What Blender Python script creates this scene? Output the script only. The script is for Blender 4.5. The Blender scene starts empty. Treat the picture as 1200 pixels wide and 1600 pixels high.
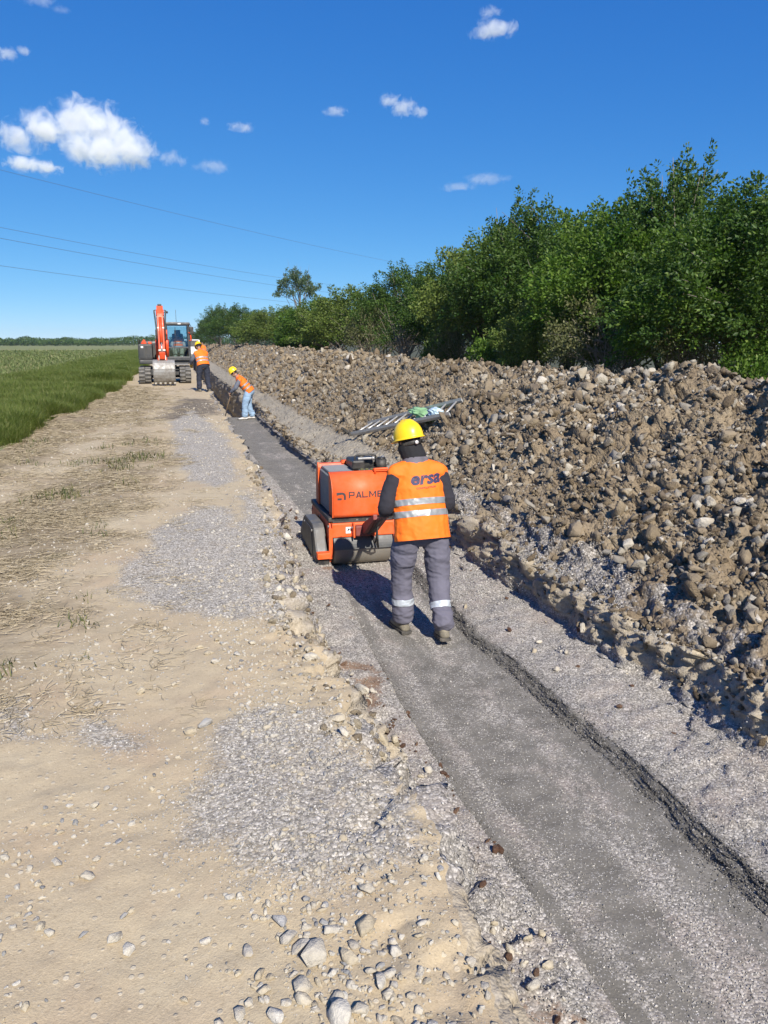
import bpy, bmesh, math, random
import numpy as np
from mathutils import Vector, Matrix, Euler
from mathutils.bvhtree import BVHTree
SC = bpy.context.scene
COL = SC.collection
rad = math.radians
random.seed(7)
RNG = np.random.default_rng(11)

# ------------------------------------------------------------------ camera, sky, sun, exposure
cam_d = bpy.data.cameras.new('camera'); cam = bpy.data.objects.new('camera', cam_d); COL.objects.link(cam)
cam.location = (0, 0, 1.65)
cam.rotation_euler = (rad(90 - 12.45), 0, rad(-15.2))
cam_d.sensor_fit = 'VERTICAL'; cam_d.sensor_height = 24.0; cam_d.lens = 18.0
cam_d.clip_start = 0.05; cam_d.clip_end = 9000
SC.camera = cam
SUN_EL = 38.5
SUN_DX = 0.09
w = bpy.data.worlds.new('World'); SC.world = w; w.use_nodes = True
wn = w.node_tree; bg = wn.nodes['Background']
sky = wn.nodes.new('ShaderNodeTexSky'); sky.sky_type = 'NISHITA'; sky.sun_disc = False
sky.sun_elevation = rad(SUN_EL); sky.sun_rotation = math.pi - math.atan(SUN_DX)
sky.altitude = 0; sky.air_density = 0.5; sky.dust_density = 0.0; sky.ozone_density = 3.0
_sp = wn.nodes.new('ShaderNodeSeparateColor'); _cb = wn.nodes.new('ShaderNodeCombineColor'); wn.links.new(sky.outputs[0], _sp.inputs[0])
for _i, (_e, _k) in enumerate(((1.2, .30), (.74, .96), (.394, 2.62))):      # the deep blue of a clear May sky
    _p = wn.nodes.new('ShaderNodeMath'); _p.operation = 'POWER'; _p.inputs[1].default_value = _e; wn.links.new(_sp.outputs[_i], _p.inputs[0])
    _m = wn.nodes.new('ShaderNodeMath'); _m.operation = 'MULTIPLY'; _m.inputs[1].default_value = _k; wn.links.new(_p.outputs[0], _m.inputs[0]); wn.links.new(_m.outputs[0], _cb.inputs[_i])
wn.links.new(_cb.outputs[0], bg.inputs[0]); bg.inputs[1].default_value = 0.1
sun_d = bpy.data.lights.new('sun', 'SUN'); sun_d.energy = 4.8; sun_d.angle = rad(0.5); sun_d.color = (1.0, 0.93, 0.83)
sun = bpy.data.objects.new('sun', sun_d); COL.objects.link(sun)
_s = Vector((SUN_DX * math.cos(rad(SUN_EL)), -math.cos(rad(SUN_EL)), math.sin(rad(SUN_EL)))).normalized()
sun.rotation_euler = _s.to_track_quat('Z', 'Y').to_euler()
SC.view_settings.view_transform = 'Standard'; SC.view_settings.look = 'None'
SC.view_settings.exposure = 0.62; SC.view_settings.gamma = 1.0; SC.view_settings.use_curve_mapping = False
SC.cycles.max_bounces = 8; SC.cycles.diffuse_bounces = 3; SC.cycles.transparent_max_bounces = 12
SC.cycles.volume_bounces = 5; SC.cycles.volume_step_rate = 0.5

# ------------------------------------------------------------------ bookkeeping helpers
def tag(o, label=None, cat=None, group=None, kind=None):
    if label: o['label'] = label
    if cat: o['category'] = cat
    if group: o['group'] = group
    if kind: o['kind'] = kind
    return o
def thing(name, label, cat, loc=(0, 0, 0), rotz=0, group=None):
    o = bpy.data.objects.new(name, None); COL.objects.link(o)
    o.location = loc; o.rotation_euler = (0, 0, rotz); o.empty_display_size = 0.2
    return tag(o, label, cat, group)
def link(name, me, mat=None, parent=None):
    o = bpy.data.objects.new(name, me); COL.objects.link(o)
    if mat is not None and not me.materials: me.materials.append(mat)
    if parent is not None: o.parent = parent
    return o
def mesh_np(name, V, F, smooth=True):
    """V (n,3), F (m,k) arrays -> mesh"""
    V = np.asarray(V, dtype=np.float32); F = np.asarray(F, dtype=np.int32)
    me = bpy.data.meshes.new(name)
    me.vertices.add(len(V)); me.vertices.foreach_set('co', V.ravel())
    k = F.shape[1]; m = len(F)
    me.loops.add(m * k); me.loops.foreach_set('vertex_index', F.ravel())
    me.polygons.add(m); me.polygons.foreach_set('loop_start', np.arange(0, m * k, k, dtype=np.int32))
    me.polygons.foreach_set('use_smooth', np.full(m, smooth, dtype=bool))
    me.update(calc_edges=True)
    return me
def attr_f(me, name, arr):
    a = me.attributes.new(name, 'FLOAT', 'POINT'); a.data.foreach_set('value', np.asarray(arr, dtype=np.float32).ravel())
def attr_v(me, name, arr):
    a = me.attributes.new(name, 'FLOAT_VECTOR', 'POINT'); a.data.foreach_set('vector', np.asarray(arr, dtype=np.float32).ravel())
def attr_i(me, name, arr):
    a = me.attributes.new(name, 'INT', 'POINT'); a.data.foreach_set('value', np.asarray(arr, dtype=np.int32).ravel())
def attr_c(me, name, rgb):
    a = me.attributes.new(name, 'FLOAT_COLOR', 'POINT')
    c = np.ones((len(rgb), 4), dtype=np.float32); c[:, :3] = rgb; a.data.foreach_set('color', c.ravel())

# ------------------------------------------------------------------ materials
class NT:
    def __init__(s, name):
        s.m = bpy.data.materials.new(name); s.m.use_nodes = True; s.t = s.m.node_tree
        s.b = s.t.nodes['Principled BSDF']; s.out = s.t.nodes['Material Output']
    def n(s, ty, **kw):
        x = s.t.nodes.new(ty)
        for k, v in kw.items(): setattr(x, k, v)
        return x
    def l(s, a, b): s.t.links.new(a, b)
    def val(s, x, sock):
        if isinstance(x, (int, float)): sock.default_value = x
        elif isinstance(x, (tuple, list)): sock.default_value = (*x, 1) if len(x) == 3 and sock.type == 'RGBA' else x
        else: s.l(x, sock)
    def coord(s, kind='Object'): return s.n('ShaderNodeTexCoord').outputs[kind]
    def noise(s, scale, detail=4, rough=0.55, vec=None, dim='3D', dist=0.0):
        x = s.n('ShaderNodeTexNoise'); x.inputs['Scale'].default_value = scale; x.inputs['Detail'].default_value = detail
        x.inputs['Roughness'].default_value = rough; x.inputs['Distortion'].default_value = dist
        s.l(vec if vec is not None else s.coord(), x.inputs['Vector']); return x.outputs['Fac']
    def voro(s, scale, vec=None, feature='F1', out='Distance'):
        x = s.n('ShaderNodeTexVoronoi', feature=feature); x.inputs['Scale'].default_value = scale
        s.l(vec if vec is not None else s.coord(), x.inputs['Vector']); return x.outputs[out]
    def mapr(s, v, a, b, c=0.0, d=1.0, smooth=False):
        x = s.n('ShaderNodeMapRange'); x.clamp = True
        if smooth: x.interpolation_type = 'SMOOTHSTEP'
        s.val(v, x.inputs[0])
        for i, q in enumerate((a, b, c, d)): x.inputs[i + 1].default_value = q
        return x.outputs[0]
    def math(s, op, a, b=0.0, clamp=False):
        x = s.n('ShaderNodeMath', operation=op); x.use_clamp = clamp; s.val(a, x.inputs[0]); s.val(b, x.inputs[1]); return x.outputs[0]
    def mix(s, f, a, b, mode='MIX'):
        x = s.n('ShaderNodeMix', data_type='RGBA', blend_type=mode); s.val(f, x.inputs[0]); s.val(a, x.inputs[6]); s.val(b, x.inputs[7]); return x.outputs[2]
    def ramp(s, f, stops):
        x = s.n('ShaderNodeValToRGB'); cr = x.color_ramp
        while len(cr.elements) < len(stops): cr.elements.new(0.5)
        for e, (p, c) in zip(cr.elements, stops): e.position = p; e.color = (*c, 1)
        s.val(f, x.inputs[0]); return x.outputs[0]
    def attr(s, name, ty='GEOMETRY', out='Fac'):
        x = s.n('ShaderNodeAttribute'); x.attribute_type = ty; x.attribute_name = name; return x.outputs[out]
    def bump(s, h, strength=0.5, dist=0.01, prev=None):
        x = s.n('ShaderNodeBump'); x.inputs['Strength'].default_value = strength; x.inputs['Distance'].default_value = dist
        s.val(h, x.inputs['Height'])
        if prev is not None: s.l(prev, x.inputs['Normal'])
        return x.outputs[0]
    def fin(s, col=None, rough=None, nrm=None, **kw):
        if col is not None: s.val(col, s.b.inputs['Base Color'])
        if rough is not None: s.val(rough, s.b.inputs['Roughness'])
        if nrm is not None: s.l(nrm, s.b.inputs['Normal'])
        for k, v in kw.items(): s.val(v, s.b.inputs[k.replace('_', ' ')])
        return s.m
def hue(c, f): return tuple(min(1, x * f) for x in c)
def painted(name, col, rough=0.45, dirt=(0.28, 0.24, 0.18), amount=0.35, metal=0.0, scale=9, spec=0.5):
    """paint or plastic with dust and faint scuffs"""
    t = NT(name); n1 = t.noise(scale, 6, 0.65); n2 = t.noise(scale * 7, 3, 0.6)
    f = t.mapr(t.math('ADD', n1, t.math('MULTIPLY', n2, 0.35)), 0.55, 0.95, 0, amount)
    c = t.mix(f, col, dirt)
    r = t.mapr(n1, 0.3, 0.75, rough - 0.08, rough + 0.25)
    return t.fin(c, r, t.bump(n2, 0.08, 0.004), Metallic=metal)
def cloth(name, col, var=0.18, rough=0.9, scale=30, bump=0.25):
    t = NT(name); n1 = t.noise(5, 4); n2 = t.noise(scale, 5, 0.7)
    c = t.mix(t.mapr(n1, 0.3, 0.7), hue(col, 1 - var), hue(col, 1 + var))
    wv = t.voro(700)
    return t.fin(c, rough, t.bump(wv, 0.15, 0.0006, t.bump(n2, bump, 0.006)))

# ------------------------------------------------------------------ mesh builder for made objects
def frames(P):
    P = [Vector(p) for p in P]; T = []
    for i in range(len(P)):
        a = P[max(i - 1, 0)]; b = P[min(i + 1, len(P) - 1)]; T.append((b - a).normalized())
    u = T[0].orthogonal().normalized(); U = []
    for t in T:
        u = (u - t * u.dot(t))
        if u.length < 1e-6: u = t.orthogonal()
        u.normalize(); U.append(u.copy())
    return P, T, U
class MB:
    def __init__(s): s.v = []; s.f = []; s.sm = []
    def add(s, vs, fs, smooth=False):
        o = len(s.v); s.v += [tuple(v) for v in vs]; s.f += [tuple(i + o for i in f) for f in fs]; s.sm += [smooth] * len(fs); return s
    def box(s, c, d, rot=None, bevel=0.0):
        bm = bmesh.new(); bmesh.ops.create_cube(bm, size=1.0)
        bmesh.ops.scale(bm, vec=d, verts=bm.verts)
        if bevel > 0: bmesh.ops.bevel(bm, geom=bm.edges[:], offset=min(bevel, min(d) * 0.45), segments=2, affect='EDGES', profile=0.6)
        M = Matrix.Translation(c) @ (Euler(rot).to_matrix().to_4x4() if rot else Matrix())
        return s._bm(bm, M)
    def _bm(s, bm, M=None, smooth=False):
        bm.verts.ensure_lookup_table()
        if M is not None: bm.transform(M)
        bm.verts.index_update()
        s.add([v.co for v in bm.verts], [[v.index for v in f.verts] for f in bm.faces], smooth); bm.free(); return s
    def prism(s, poly, axis, a, b, bevel=0.0):
        """poly in the two other axes (x: (y,z), y: (x,z), z: (x,y)), extruded from a to b"""
        def P(p, k): return {'x': (k, p[0], p[1]), 'y': (p[0], k, p[1]), 'z': (p[0], p[1], k)}[axis]
        bm = bmesh.new(); A = [bm.verts.new(P(p, a)) for p in poly]; B = [bm.verts.new(P(p, b)) for p in poly]; n = len(poly)
        bm.faces.new(A); bm.faces.new(B[::-1])
        for i in range(n): bm.faces.new((A[i], B[i], B[(i + 1) % n], A[(i + 1) % n]))
        bmesh.ops.recalc_face_normals(bm, faces=bm.faces)
        if bevel > 0: bmesh.ops.bevel(bm, geom=bm.edges[:], offset=bevel, segments=2, affect='EDGES', profile=0.6)
        return s._bm(bm)
    def tube(s, P, R, n=12, flat=None, ref=None, smooth=True, cap=True):
        """loft along points; R radius or (ra,rb) per point; ref fixes the direction of ra"""
        P, T, U = frames(P)
        if not isinstance(R, (list, tuple)) : R = [R] * len(P)
        vs = []; fs = []
        for i, p in enumerate(P):
            r = R[i]; ra, rb = (r if isinstance(r, (tuple, list)) else (r, r))
            u = U[i]
            if ref is not None:
                q = Vector(ref); u = q - T[i] * q.dot(T[i]); u.normalize()
            w_ = T[i].cross(u)
            for k in range(n):
                a = 2 * math.pi * k / n; vs.append(p + u * (math.cos(a) * ra) + w_ * (math.sin(a) * rb))
        for i in range(len(P) - 1):
            for k in range(n):
                k2 = (k + 1) % n; fs.append((i * n + k, i * n + k2, (i + 1) * n + k2, (i + 1) * n + k))
        if cap:
            fs.append(tuple(range(n))[::-1]); L = (len(P) - 1) * n; fs.append(tuple(L + k for k in range(n)))
        return s.add(vs, fs, smooth)
    def cyl(s, a, b, r, r2=None, n=16, smooth=True): return s.tube([a, b], [r, r if r2 is None else r2], n, smooth=smooth)
    def ell(s, c, r, n=14, m=9, rot=None):
        c = Vector(c); vs = []; fs = []; M = Euler(rot).to_matrix() if rot else Matrix.Identity(3)
        for j in range(1, m):
            th = math.pi * j / m
            for k in range(n):
                a = 2 * math.pi * k / n
                vs.append(c + M @ Vector((r[0] * math.sin(th) * math.cos(a), r[1] * math.sin(th) * math.sin(a), r[2] * math.cos(th))))
        vs.append(c + M @ Vector((0, 0, r[2]))); vs.append(c + M @ Vector((0, 0, -r[2]))); t = len(vs) - 2
        for j in range(m - 2):
            for k in range(n):
                k2 = (k + 1) % n; fs.append((j * n + k, (j + 1) * n + k, (j + 1) * n + k2, j * n + k2))
        for k in range(n):
            k2 = (k + 1) % n; fs.append((t, k, k2)); fs.append((t + 1, (m - 2) * n + k2, (m - 2) * n + k))
        return s.add(vs, fs, True)
    def limb(s, P, R, n=14, ref=None, sub=5):
        """smooth rounded limb for bodies: Catmull-Rom resampled, rounded ends"""
        P = [Vector(p) for p in P]; R = [(r if isinstance(r, (tuple, list)) else (r, r)) for r in R]
        if len(P) > 2:
            Q = []; S = []
            for i in range(len(P) - 1):
                p0, p1, p2, p3 = P[max(i - 1, 0)], P[i], P[i + 1], P[min(i + 2, len(P) - 1)]
                for k in range(sub):
                    t = k / sub; t2 = t * t; t3 = t2 * t
                    Q.append(0.5 * ((2 * p1) + (p2 - p0) * t + (2 * p0 - 5 * p1 + 4 * p2 - p3) * t2 + (3 * p1 - p0 - 3 * p2 + p3) * t3))
                    S.append(tuple(R[i][j] * (1 - t) + R[i + 1][j] * t for j in (0, 1)))
            Q.append(P[-1]); S.append(R[-1])
        else: Q, S = P, R
        t0 = (Q[0] - Q[1]).normalized(); t1 = (Q[-1] - Q[-2]).normalized()
        def capend(q, t, r):
            rr = min(r); return [(q + t * rr * math.sin(a), (r[0] * math.cos(a), r[1] * math.cos(a))) for a in (0.5, 1.0, 1.4)]
        A = capend(Q[0], t0, S[0])[::-1]; B = capend(Q[-1], t1, S[-1])
        Q = [a[0] for a in A] + Q + [b[0] for b in B]; S = [a[1] for a in A] + S + [b[1] for b in B]
        return s.tube(Q, S, n, ref=ref)
    def mesh(s, name):
        me = bpy.data.meshes.new(name); me.from_pydata(s.v, [], s.f); me.update()
        me.polygons.foreach_set('use_smooth', s.sm); return me
    def build(s, name, mat, parent=None): return link(name, s.mesh(name), mat, parent)
def remesh(mb, voxel, smooth=6, dec=None, fac=0.5):
    """union of everything in mb as one continuous skin"""
    o = bpy.data.objects.new('tmp', mb.mesh('tmp')); COL.objects.link(o)
    r = o.modifiers.new('r', 'REMESH'); r.mode = 'VOXEL'; r.voxel_size = voxel
    if smooth: q = o.modifiers.new('s', 'SMOOTH'); q.iterations = smooth; q.factor = fac
    if dec: d = o.modifiers.new('d', 'DECIMATE'); d.ratio = dec
    dg = bpy.context.evaluated_depsgraph_get(); me = bpy.data.meshes.new_from_object(o.evaluated_get(dg))
    bpy.data.objects.remove(o); me.polygons.foreach_set('use_smooth', [True] * len(me.polygons)); me.update(); return me
def get_co(me):
    a = np.empty(len(me.vertices) * 3, dtype=np.float32); me.vertices.foreach_get('co', a); return a.reshape(-1, 3)
def get_no(me):
    a = np.empty(len(me.vertices) * 3, dtype=np.float32); me.vertex_normals.foreach_get('vector', a); return a.reshape(-1, 3)
def set_co(me, V): me.vertices.foreach_set('co', np.asarray(V, dtype=np.float32).ravel()); me.update()
def slab(me, name, planes, off):
    """the piece of a surface between planes (co, normal; the side the normal points at is dropped), lifted off it"""
    bm = bmesh.new(); bm.from_mesh(me); bm.normal_update()
    for co, no in planes:
        g = bm.verts[:] + bm.edges[:] + bm.faces[:]
        bmesh.ops.bisect_plane(bm, geom=g, plane_co=co, plane_no=no, clear_outer=True)
    bm.normal_update()
    for v in bm.verts: v.co += v.normal * off
    m2 = bpy.data.meshes.new(name); bm.to_mesh(m2); bm.free()
    m2.polygons.foreach_set('use_smooth', [True] * len(m2.polygons)); m2.materials.clear(); return m2
def text_mesh(txt, size, shear=0.0, bold=0.0, sx=1.0, space=1.0):
    c = bpy.data.curves.new('txt', 'FONT'); c.body = txt; c.size = size; c.shear = shear; c.offset = bold; c.space_character = space
    c.align_x = 'CENTER'; c.align_y = 'CENTER'; c.resolution_u = 3
    o = bpy.data.objects.new('txt', c); COL.objects.link(o)
    dg = bpy.context.evaluated_depsgraph_get(); me = bpy.data.meshes.new_from_object(o.evaluated_get(dg)); bpy.data.objects.remove(o)
    bm = bmesh.new(); bm.from_mesh(me); bpy.data.meshes.remove(me)
    bmesh.ops.scale(bm, vec=(sx, 1, 1), verts=bm.verts); return bm
def cut_grid(bm, step):
    bm.normal_update(); bmesh.ops.triangulate(bm, faces=bm.faces)
    xs = [v.co.x for v in bm.verts]; ys = [v.co.y for v in bm.verts]
    for k, (lo, hi) in enumerate(((min(xs), max(xs)), (min(ys), max(ys)))):
        q = lo + step
        while q < hi:
            g = bm.verts[:] + bm.edges[:] + bm.faces[:]
            bmesh.ops.bisect_plane(bm, geom=g, plane_co=(q, 0, 0) if k == 0 else (0, q, 0), plane_no=(1, 0, 0) if k == 0 else (0, 1, 0)); q += step
def wrap_on(bm, name, M, target, direction, off):
    """press flat lettering (placed by M) onto a surface along a direction"""
    bm.transform(M); tb = BVHTree.FromPolygons([v.co for v in target.vertices], [tuple(p.vertices) for p in target.polygons])
    d = Vector(direction).normalized()
    for v in bm.verts:
        h = tb.ray_cast(v.co - d * 1.0, d)
        if h[0] is not None: v.co = h[0] - d * off
    me = bpy.data.meshes.new(name); bm.to_mesh(me); bm.free(); return me
#TERRAIN-BEGIN
# ------------------------------------------------------------------ noise
def _h(ix, iy, iz, seed):
    n = (ix.astype(np.int64) * 374761393 + iy.astype(np.int64) * 668265263 + iz.astype(np.int64) * 2147483647 + seed * 1274126177) & 0xffffffff
    n = ((n ^ (n >> 13)) * 1274126177) & 0xffffffff
    n = ((n ^ (n >> 16)) * 2246822519) & 0xffffffff
    return ((n ^ (n >> 15)) & 0xffffff) / float(0xffffff)
def vnoise(P, seed=0):
    """value noise about -1..1 at points (n,3)"""
    I = np.floor(P).astype(np.int64); f = P - I; f = f * f * f * (f * (f * 6 - 15) + 10)
    r = 0
    for dx in (0, 1):
        for dy in (0, 1):
            for dz in (0, 1):
                wgt = (f[:, 0] if dx else 1 - f[:, 0]) * (f[:, 1] if dy else 1 - f[:, 1]) * (f[:, 2] if dz else 1 - f[:, 2])
                r = r + wgt * _h(I[:, 0] + dx, I[:, 1] + dy, I[:, 2] + dz, seed)
    return r * 2 - 1
def fbm(P, scale, oct=3, seed=0, gain=0.5):
    r = 0; a = 1.0; t = 0
    for o in range(oct):
        r = r + a * vnoise(P / scale * (2.03 ** o) + 17.3 * o, seed + o); t += a; a *= gain
    return r / t * 1.4
def worley(P, scale, seed=0):
    """distance to the nearest scattered point, about 0..1"""
    Q = P / scale; I = np.floor(Q).astype(np.int64); best = np.full(len(P), 9.0)
    for dx in (-1, 0, 1):
        for dy in (-1, 0, 1):
            for dz in (-1, 0, 1):
                C = I + np.array([dx, dy, dz])
                q = np.stack([C[:, k] + _h(C[:, 0], C[:, 1], C[:, 2], seed + 31 * k) for k in range(3)], 1)
                best = np.minimum(best, ((q - Q) ** 2).sum(1))
    return np.sqrt(best)
def facet(P, scale, seed=0):
    """broken-rock relief: every cell is a block with its own height and tilt"""
    Q = P / scale; I = np.floor(Q).astype(np.int64); best = np.full(len(P), 9.0); out = np.zeros(len(P))
    for dx in (-1, 0, 1):
        for dy in (-1, 0, 1):
            for dz in (-1, 0, 1):
                C = I + np.array([dx, dy, dz])
                q = np.stack([C[:, k] + _h(C[:, 0], C[:, 1], C[:, 2], seed + 31 * k) for k in range(3)], 1); D = Q - q; d2 = (D ** 2).sum(1); m = d2 < best
                if m.any():
                    c = C[m]; v = _h(c[:, 0], c[:, 1], c[:, 2], seed + 211) - .5
                    for k in range(3): v = v + 1.3 * (_h(c[:, 0], c[:, 1], c[:, 2], seed + 313 + k) - .5) * D[m, k]
                    out[m] = v; best[m] = d2[m]
    return out - .25 * np.sqrt(best) + .12
# ------------------------------------------------------------------ the ground as one long cross-section
TY =  np.array([-12, 0, 2, 3.3, 4.5, 5.7, 7.2, 8.5, 10, 12, 14, 16, 20, 25, 30, 45, 80, 300, 700.])
TXE = np.array([-2.7, -2.7, -2.7, -2.7, -2.7, -2.7, -2.7, -2.7, -2.7, -2.68, -2.64, -2.6, -2.35, -2.15, -2.0, -1.9, -1.9, -2, -3])
TXR = np.array([.65, .65, .66, .70, .64, .73, .86, .93, 1.0, 1.02, 1.04, 1.06, 1.1, 1.15, 1.21, 1.3, 1.4, 1.5, 1.5])
TXB = np.array([.98, .98, .98, 1.08, 1.0, 1.0, 1.12, 1.2, 1.25, 1.25, 1.25, 1.25, 1.25, 1.28, 1.32, 1.4, 1.5, 1.6, 1.6])
TXL = np.array([1.4, 1.4, 1.37, 1.30, 1.31, 1.36, 1.48, 1.55, 1.62, 1.58, 1.54, 1.5, 1.45, 1.4, 1.42, 1.5, 1.6, 1.7, 1.7])
TXS = np.array([2.28, 2.28, 2.28, 2.30, 2.25, 2.22, 2.25, 2.27, 2.3, 2.4, 2.44, 2.44, 2.44, 2.44, 2.44, 2.5, 2.6, 2.7, 2.7])
TXW = np.array([3.03, 3.03, 3.03, 3.03, 3.01, 3.0, 2.98, 2.94, 2.85, 2.62, 2.52, 2.5, 2.5, 2.5, 2.5, 2.55, 2.65, 2.75, 2.75])
TZT = np.array([-.22, -.22, -.22, -.24, -.30, -.28, -.18, -.17, -.22, -.3, -.36, -.38, -.38, -.3, -.3, -.35, -.3, -.2, 0])
TXF = np.array([3.52, 3.52, 3.52, 3.54, 3.5, 3.48, 3.42, 3.32, 3.3, 3.3, 3.3, 3.25, 3.15, 3.1, 3.1, 3.2, 3.6, 4.2, 4.2])
TZF = np.array([-.02, -.02, -.02, -.04, -.08, -.06, -.01, .0, -.06, -.12, -.16, -.18, -.18, -.1, -.1, -.1, -.05, .0, 0])
TZC = np.array([1.28, 1.28, 1.28, 1.28, 1.28, 1.27, 1.25, 1.21, 1.18, 1.16, 1.14, 1.13, 1.15, 1.18, 1.22, 1.28, 1.3, 1.2, .3])
KN = 18
def knots(Y):
    g = lambda t: np.interp(Y, TY, t)
    xe, xr, xb, xl, xs, xw, zt, xf, zf, zc = map(g, (TXE, TXR, TXB, TXL, TXS, TXW, TZT, TXF, TZF, TZC))
    deep = np.clip((Y - 25.55) / 0.12, 0, 1) * 0.85
    one = np.ones_like(Y); xr = xr + 0.0
    X = np.stack([xe, -1.0 * one, xr - .3, xr - .03, xr + .03, xb, xl, xl + .05, xs, xs + .085, xw - .03, xw + .07, xw + .17, xf, xf + (5.95 - xf) * .5, 5.95 * one, 6.9 * one, 8.6 * one], 1)
    Z = np.stack([0 * one, 0 * one, 0.0 * one, -.01 * one, -.06 * one, -.61 - deep, -.63 - deep, -.72 - deep, -.72 - deep, -.645 - deep, -.60 - deep, zt - .04, zt, zf, zf + (zc - zf) * .56, zc, zc - .25, .1 * one], 1)
    return X, Z
#            0    1    2    3     4    5    6    7    8    9    10   11   12   13   14   15   16   17
A_BIG = np.array([.0, .012, .012, .015, .05, .03, .015, .006, .006, .015, .05, .07, .05, .06, .13, .16, .15, .0])     # half-metre swell
A_CLOD = np.array([.0, .002, .004, .05, .12, .07, .012, .002, .002, .006, .06, .13, .11, .11, .145, .16, .14, .0])  # fist to head sized lumps
A_FINE = np.array([.004, .004, .004, .008, .02, .014, .006, .003, .003, .006, .025, .03, .022, .022, .035, .035, .03, .01])
DX = np.array([0, 0, 0, .3, .9, .4, 0, 0, 0, 0, -.9, -1., -.6, -.5, -.35, -.2, .1, 0])
DZ = np.array([1, 1, 1, .7, .35, .7, 1, 1, 1, 1, .3, .25, .7, .8, .9, 1, 1, 1.])
def ground(Y, s):
    """points of the ground at distance Y along the trench and profile position s (knot number + fraction)"""
    Y = np.asarray(Y, float); s = np.asarray(s, float)
    X, Z = knots(Y); k = np.clip(np.floor(s).astype(int), 0, KN - 2); t = s - k; i = np.arange(len(Y))
    x = X[i, k] * (1 - t) + X[i, k + 1] * t; z = Z[i, k] * (1 - t) + Z[i, k + 1] * t
    L = lambda a: a[k] * (1 - t) + a[k + 1] * t
    P = np.stack([x, Y, z], 1)
    d = L(A_BIG) * fbm(P, .8, 2, 3)
    near = Y < 150
    if near.any():
        Q = P[near]; c = np.zeros(len(Y))
        wl = np.where(Y[near] > 9, 1.0, 1.0)
        wob = Q + 0.03 * np.stack([fbm(Q, .12, 2, 9), fbm(Q, .12, 2, 10), fbm(Q, .12, 2, 11)], 1); c[near] = facet(wob, .30, 5) * .9 + facet(wob, .13, 8) * .6 + .25 * facet(wob, .06, 12)
        d = d + L(A_CLOD) * c * np.where((s > 11.6) & (s < 13.2) & (Y > 8.5), .3, 1.0)
        d[near] += (L(A_FINE)[near]) * fbm(Q, .07, 3, 21, .6)
    dx = L(DX); dz = L(DZ)
    P[:, 0] += dx * d; P[:, 2] += dz * d
    # jagged edge of the road and of the right bank, seen from above
    e = np.exp(-((s - 3.5) / .8) ** 2) * (.09 * fbm(np.stack([Y, 0 * Y, 0 * Y], 1), .75, 2, 41) + .03 * fbm(np.stack([Y, 0 * Y, 0 * Y], 1), .16, 2, 42))
    e += np.exp(-((s - 11.5) / 1.3) ** 2) * (.10 * fbm(np.stack([Y, 0 * Y, 0 * Y], 1), .8, 2, 43) + .05 * fbm(np.stack([Y, 0 * Y, 0 * Y], 1), .2, 2, 44))
    e += np.exp(-((s - 8.6) / .6) ** 2) * (.03 * fbm(np.stack([Y, 0 * Y, 0 * Y], 1), .35, 2, 45) + .02 * fbm(np.stack([Y, s, 0 * Y], 1), .09, 2, 46))
    P[:, 0] += e
    # windrow of scraped earth along the grass, wheel ruts
    x0 = P[:, 0]; P[:, 2] += .10 * np.exp(-((x0 + 2.35) / .22) ** 2) * np.clip(fbm(np.stack([Y, 0 * Y, 0 * Y], 1), 2.5, 2, 51) + .25, 0, 1) * (s < 2) * (Y > 8)
    P[:, 2] -= (.025 * np.exp(-((x0 + 1.55) / .28) ** 2) + .018 * np.exp(-((x0 + .15) / .25) ** 2)) * (s < 2.5)
    return P
def field_z(x, y): return np.zeros_like(x)
#TERRAIN-END
# ------------------------------------------------------------------ ground meshes
def yrows():
    y = [-12, -9, -6, -4, -2.5, -1.5, -.8, -.3, .1, .4, .7, .9, 1.1]
    while y[-1] < 110: y.append(y[-1] + max(.02, min(.0095 * y[-1], .0011 * y[-1] ** 2 + .012)))
    while y[-1] < 700: y.append(y[-1] * 1.06)
    return np.array(y)
YR = yrows()
def ground_grid(S, rows=None):
    Y = YR if rows is None else rows
    yy, ss = np.meshgrid(Y, S, indexing='ij'); P = ground(yy.ravel(), ss.ravel())
    n, m = yy.shape; i = np.arange(n * m).reshape(n, m)
    F = np.stack([i[:-1, :-1], i[:-1, 1:], i[1:, 1:], i[1:, :-1]], -1).reshape(-1, 4)
    return P, F, yy.ravel(), ss.ravel()
def sseg(*cnt):
    """cnt: (knot, pieces up to the next)"""
    r = []
    for k, n in cnt: r += list(k + np.arange(n) / n)
    return np.array(r + [cnt[-1][0] + 1.0])
def inpoly(x, y, poly):
    """signed distance to a polygon, positive inside"""
    poly = np.array(poly); n = len(poly); ins = np.zeros(len(x), bool); d = np.full(len(x), 1e9)
    for i in range(n):
        a = poly[i]; b = poly[(i + 1) % n]; e = b - a; px = x - a[0]; py = y - a[1]
        t = np.clip((px * e[0] + py * e[1]) / (e @ e), 0, 1); d = np.minimum(d, np.hypot(px - t * e[0], py - t * e[1]))
        c = (a[1] > y) != (b[1] > y)
        with np.errstate(divide='ignore', invalid='ignore'): xi = (b[0] - a[0]) * (y - a[1]) / (b[1] - a[1]) + a[0]
        ins ^= c & (x < xi)
    return np.where(ins, d, -d)
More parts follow.
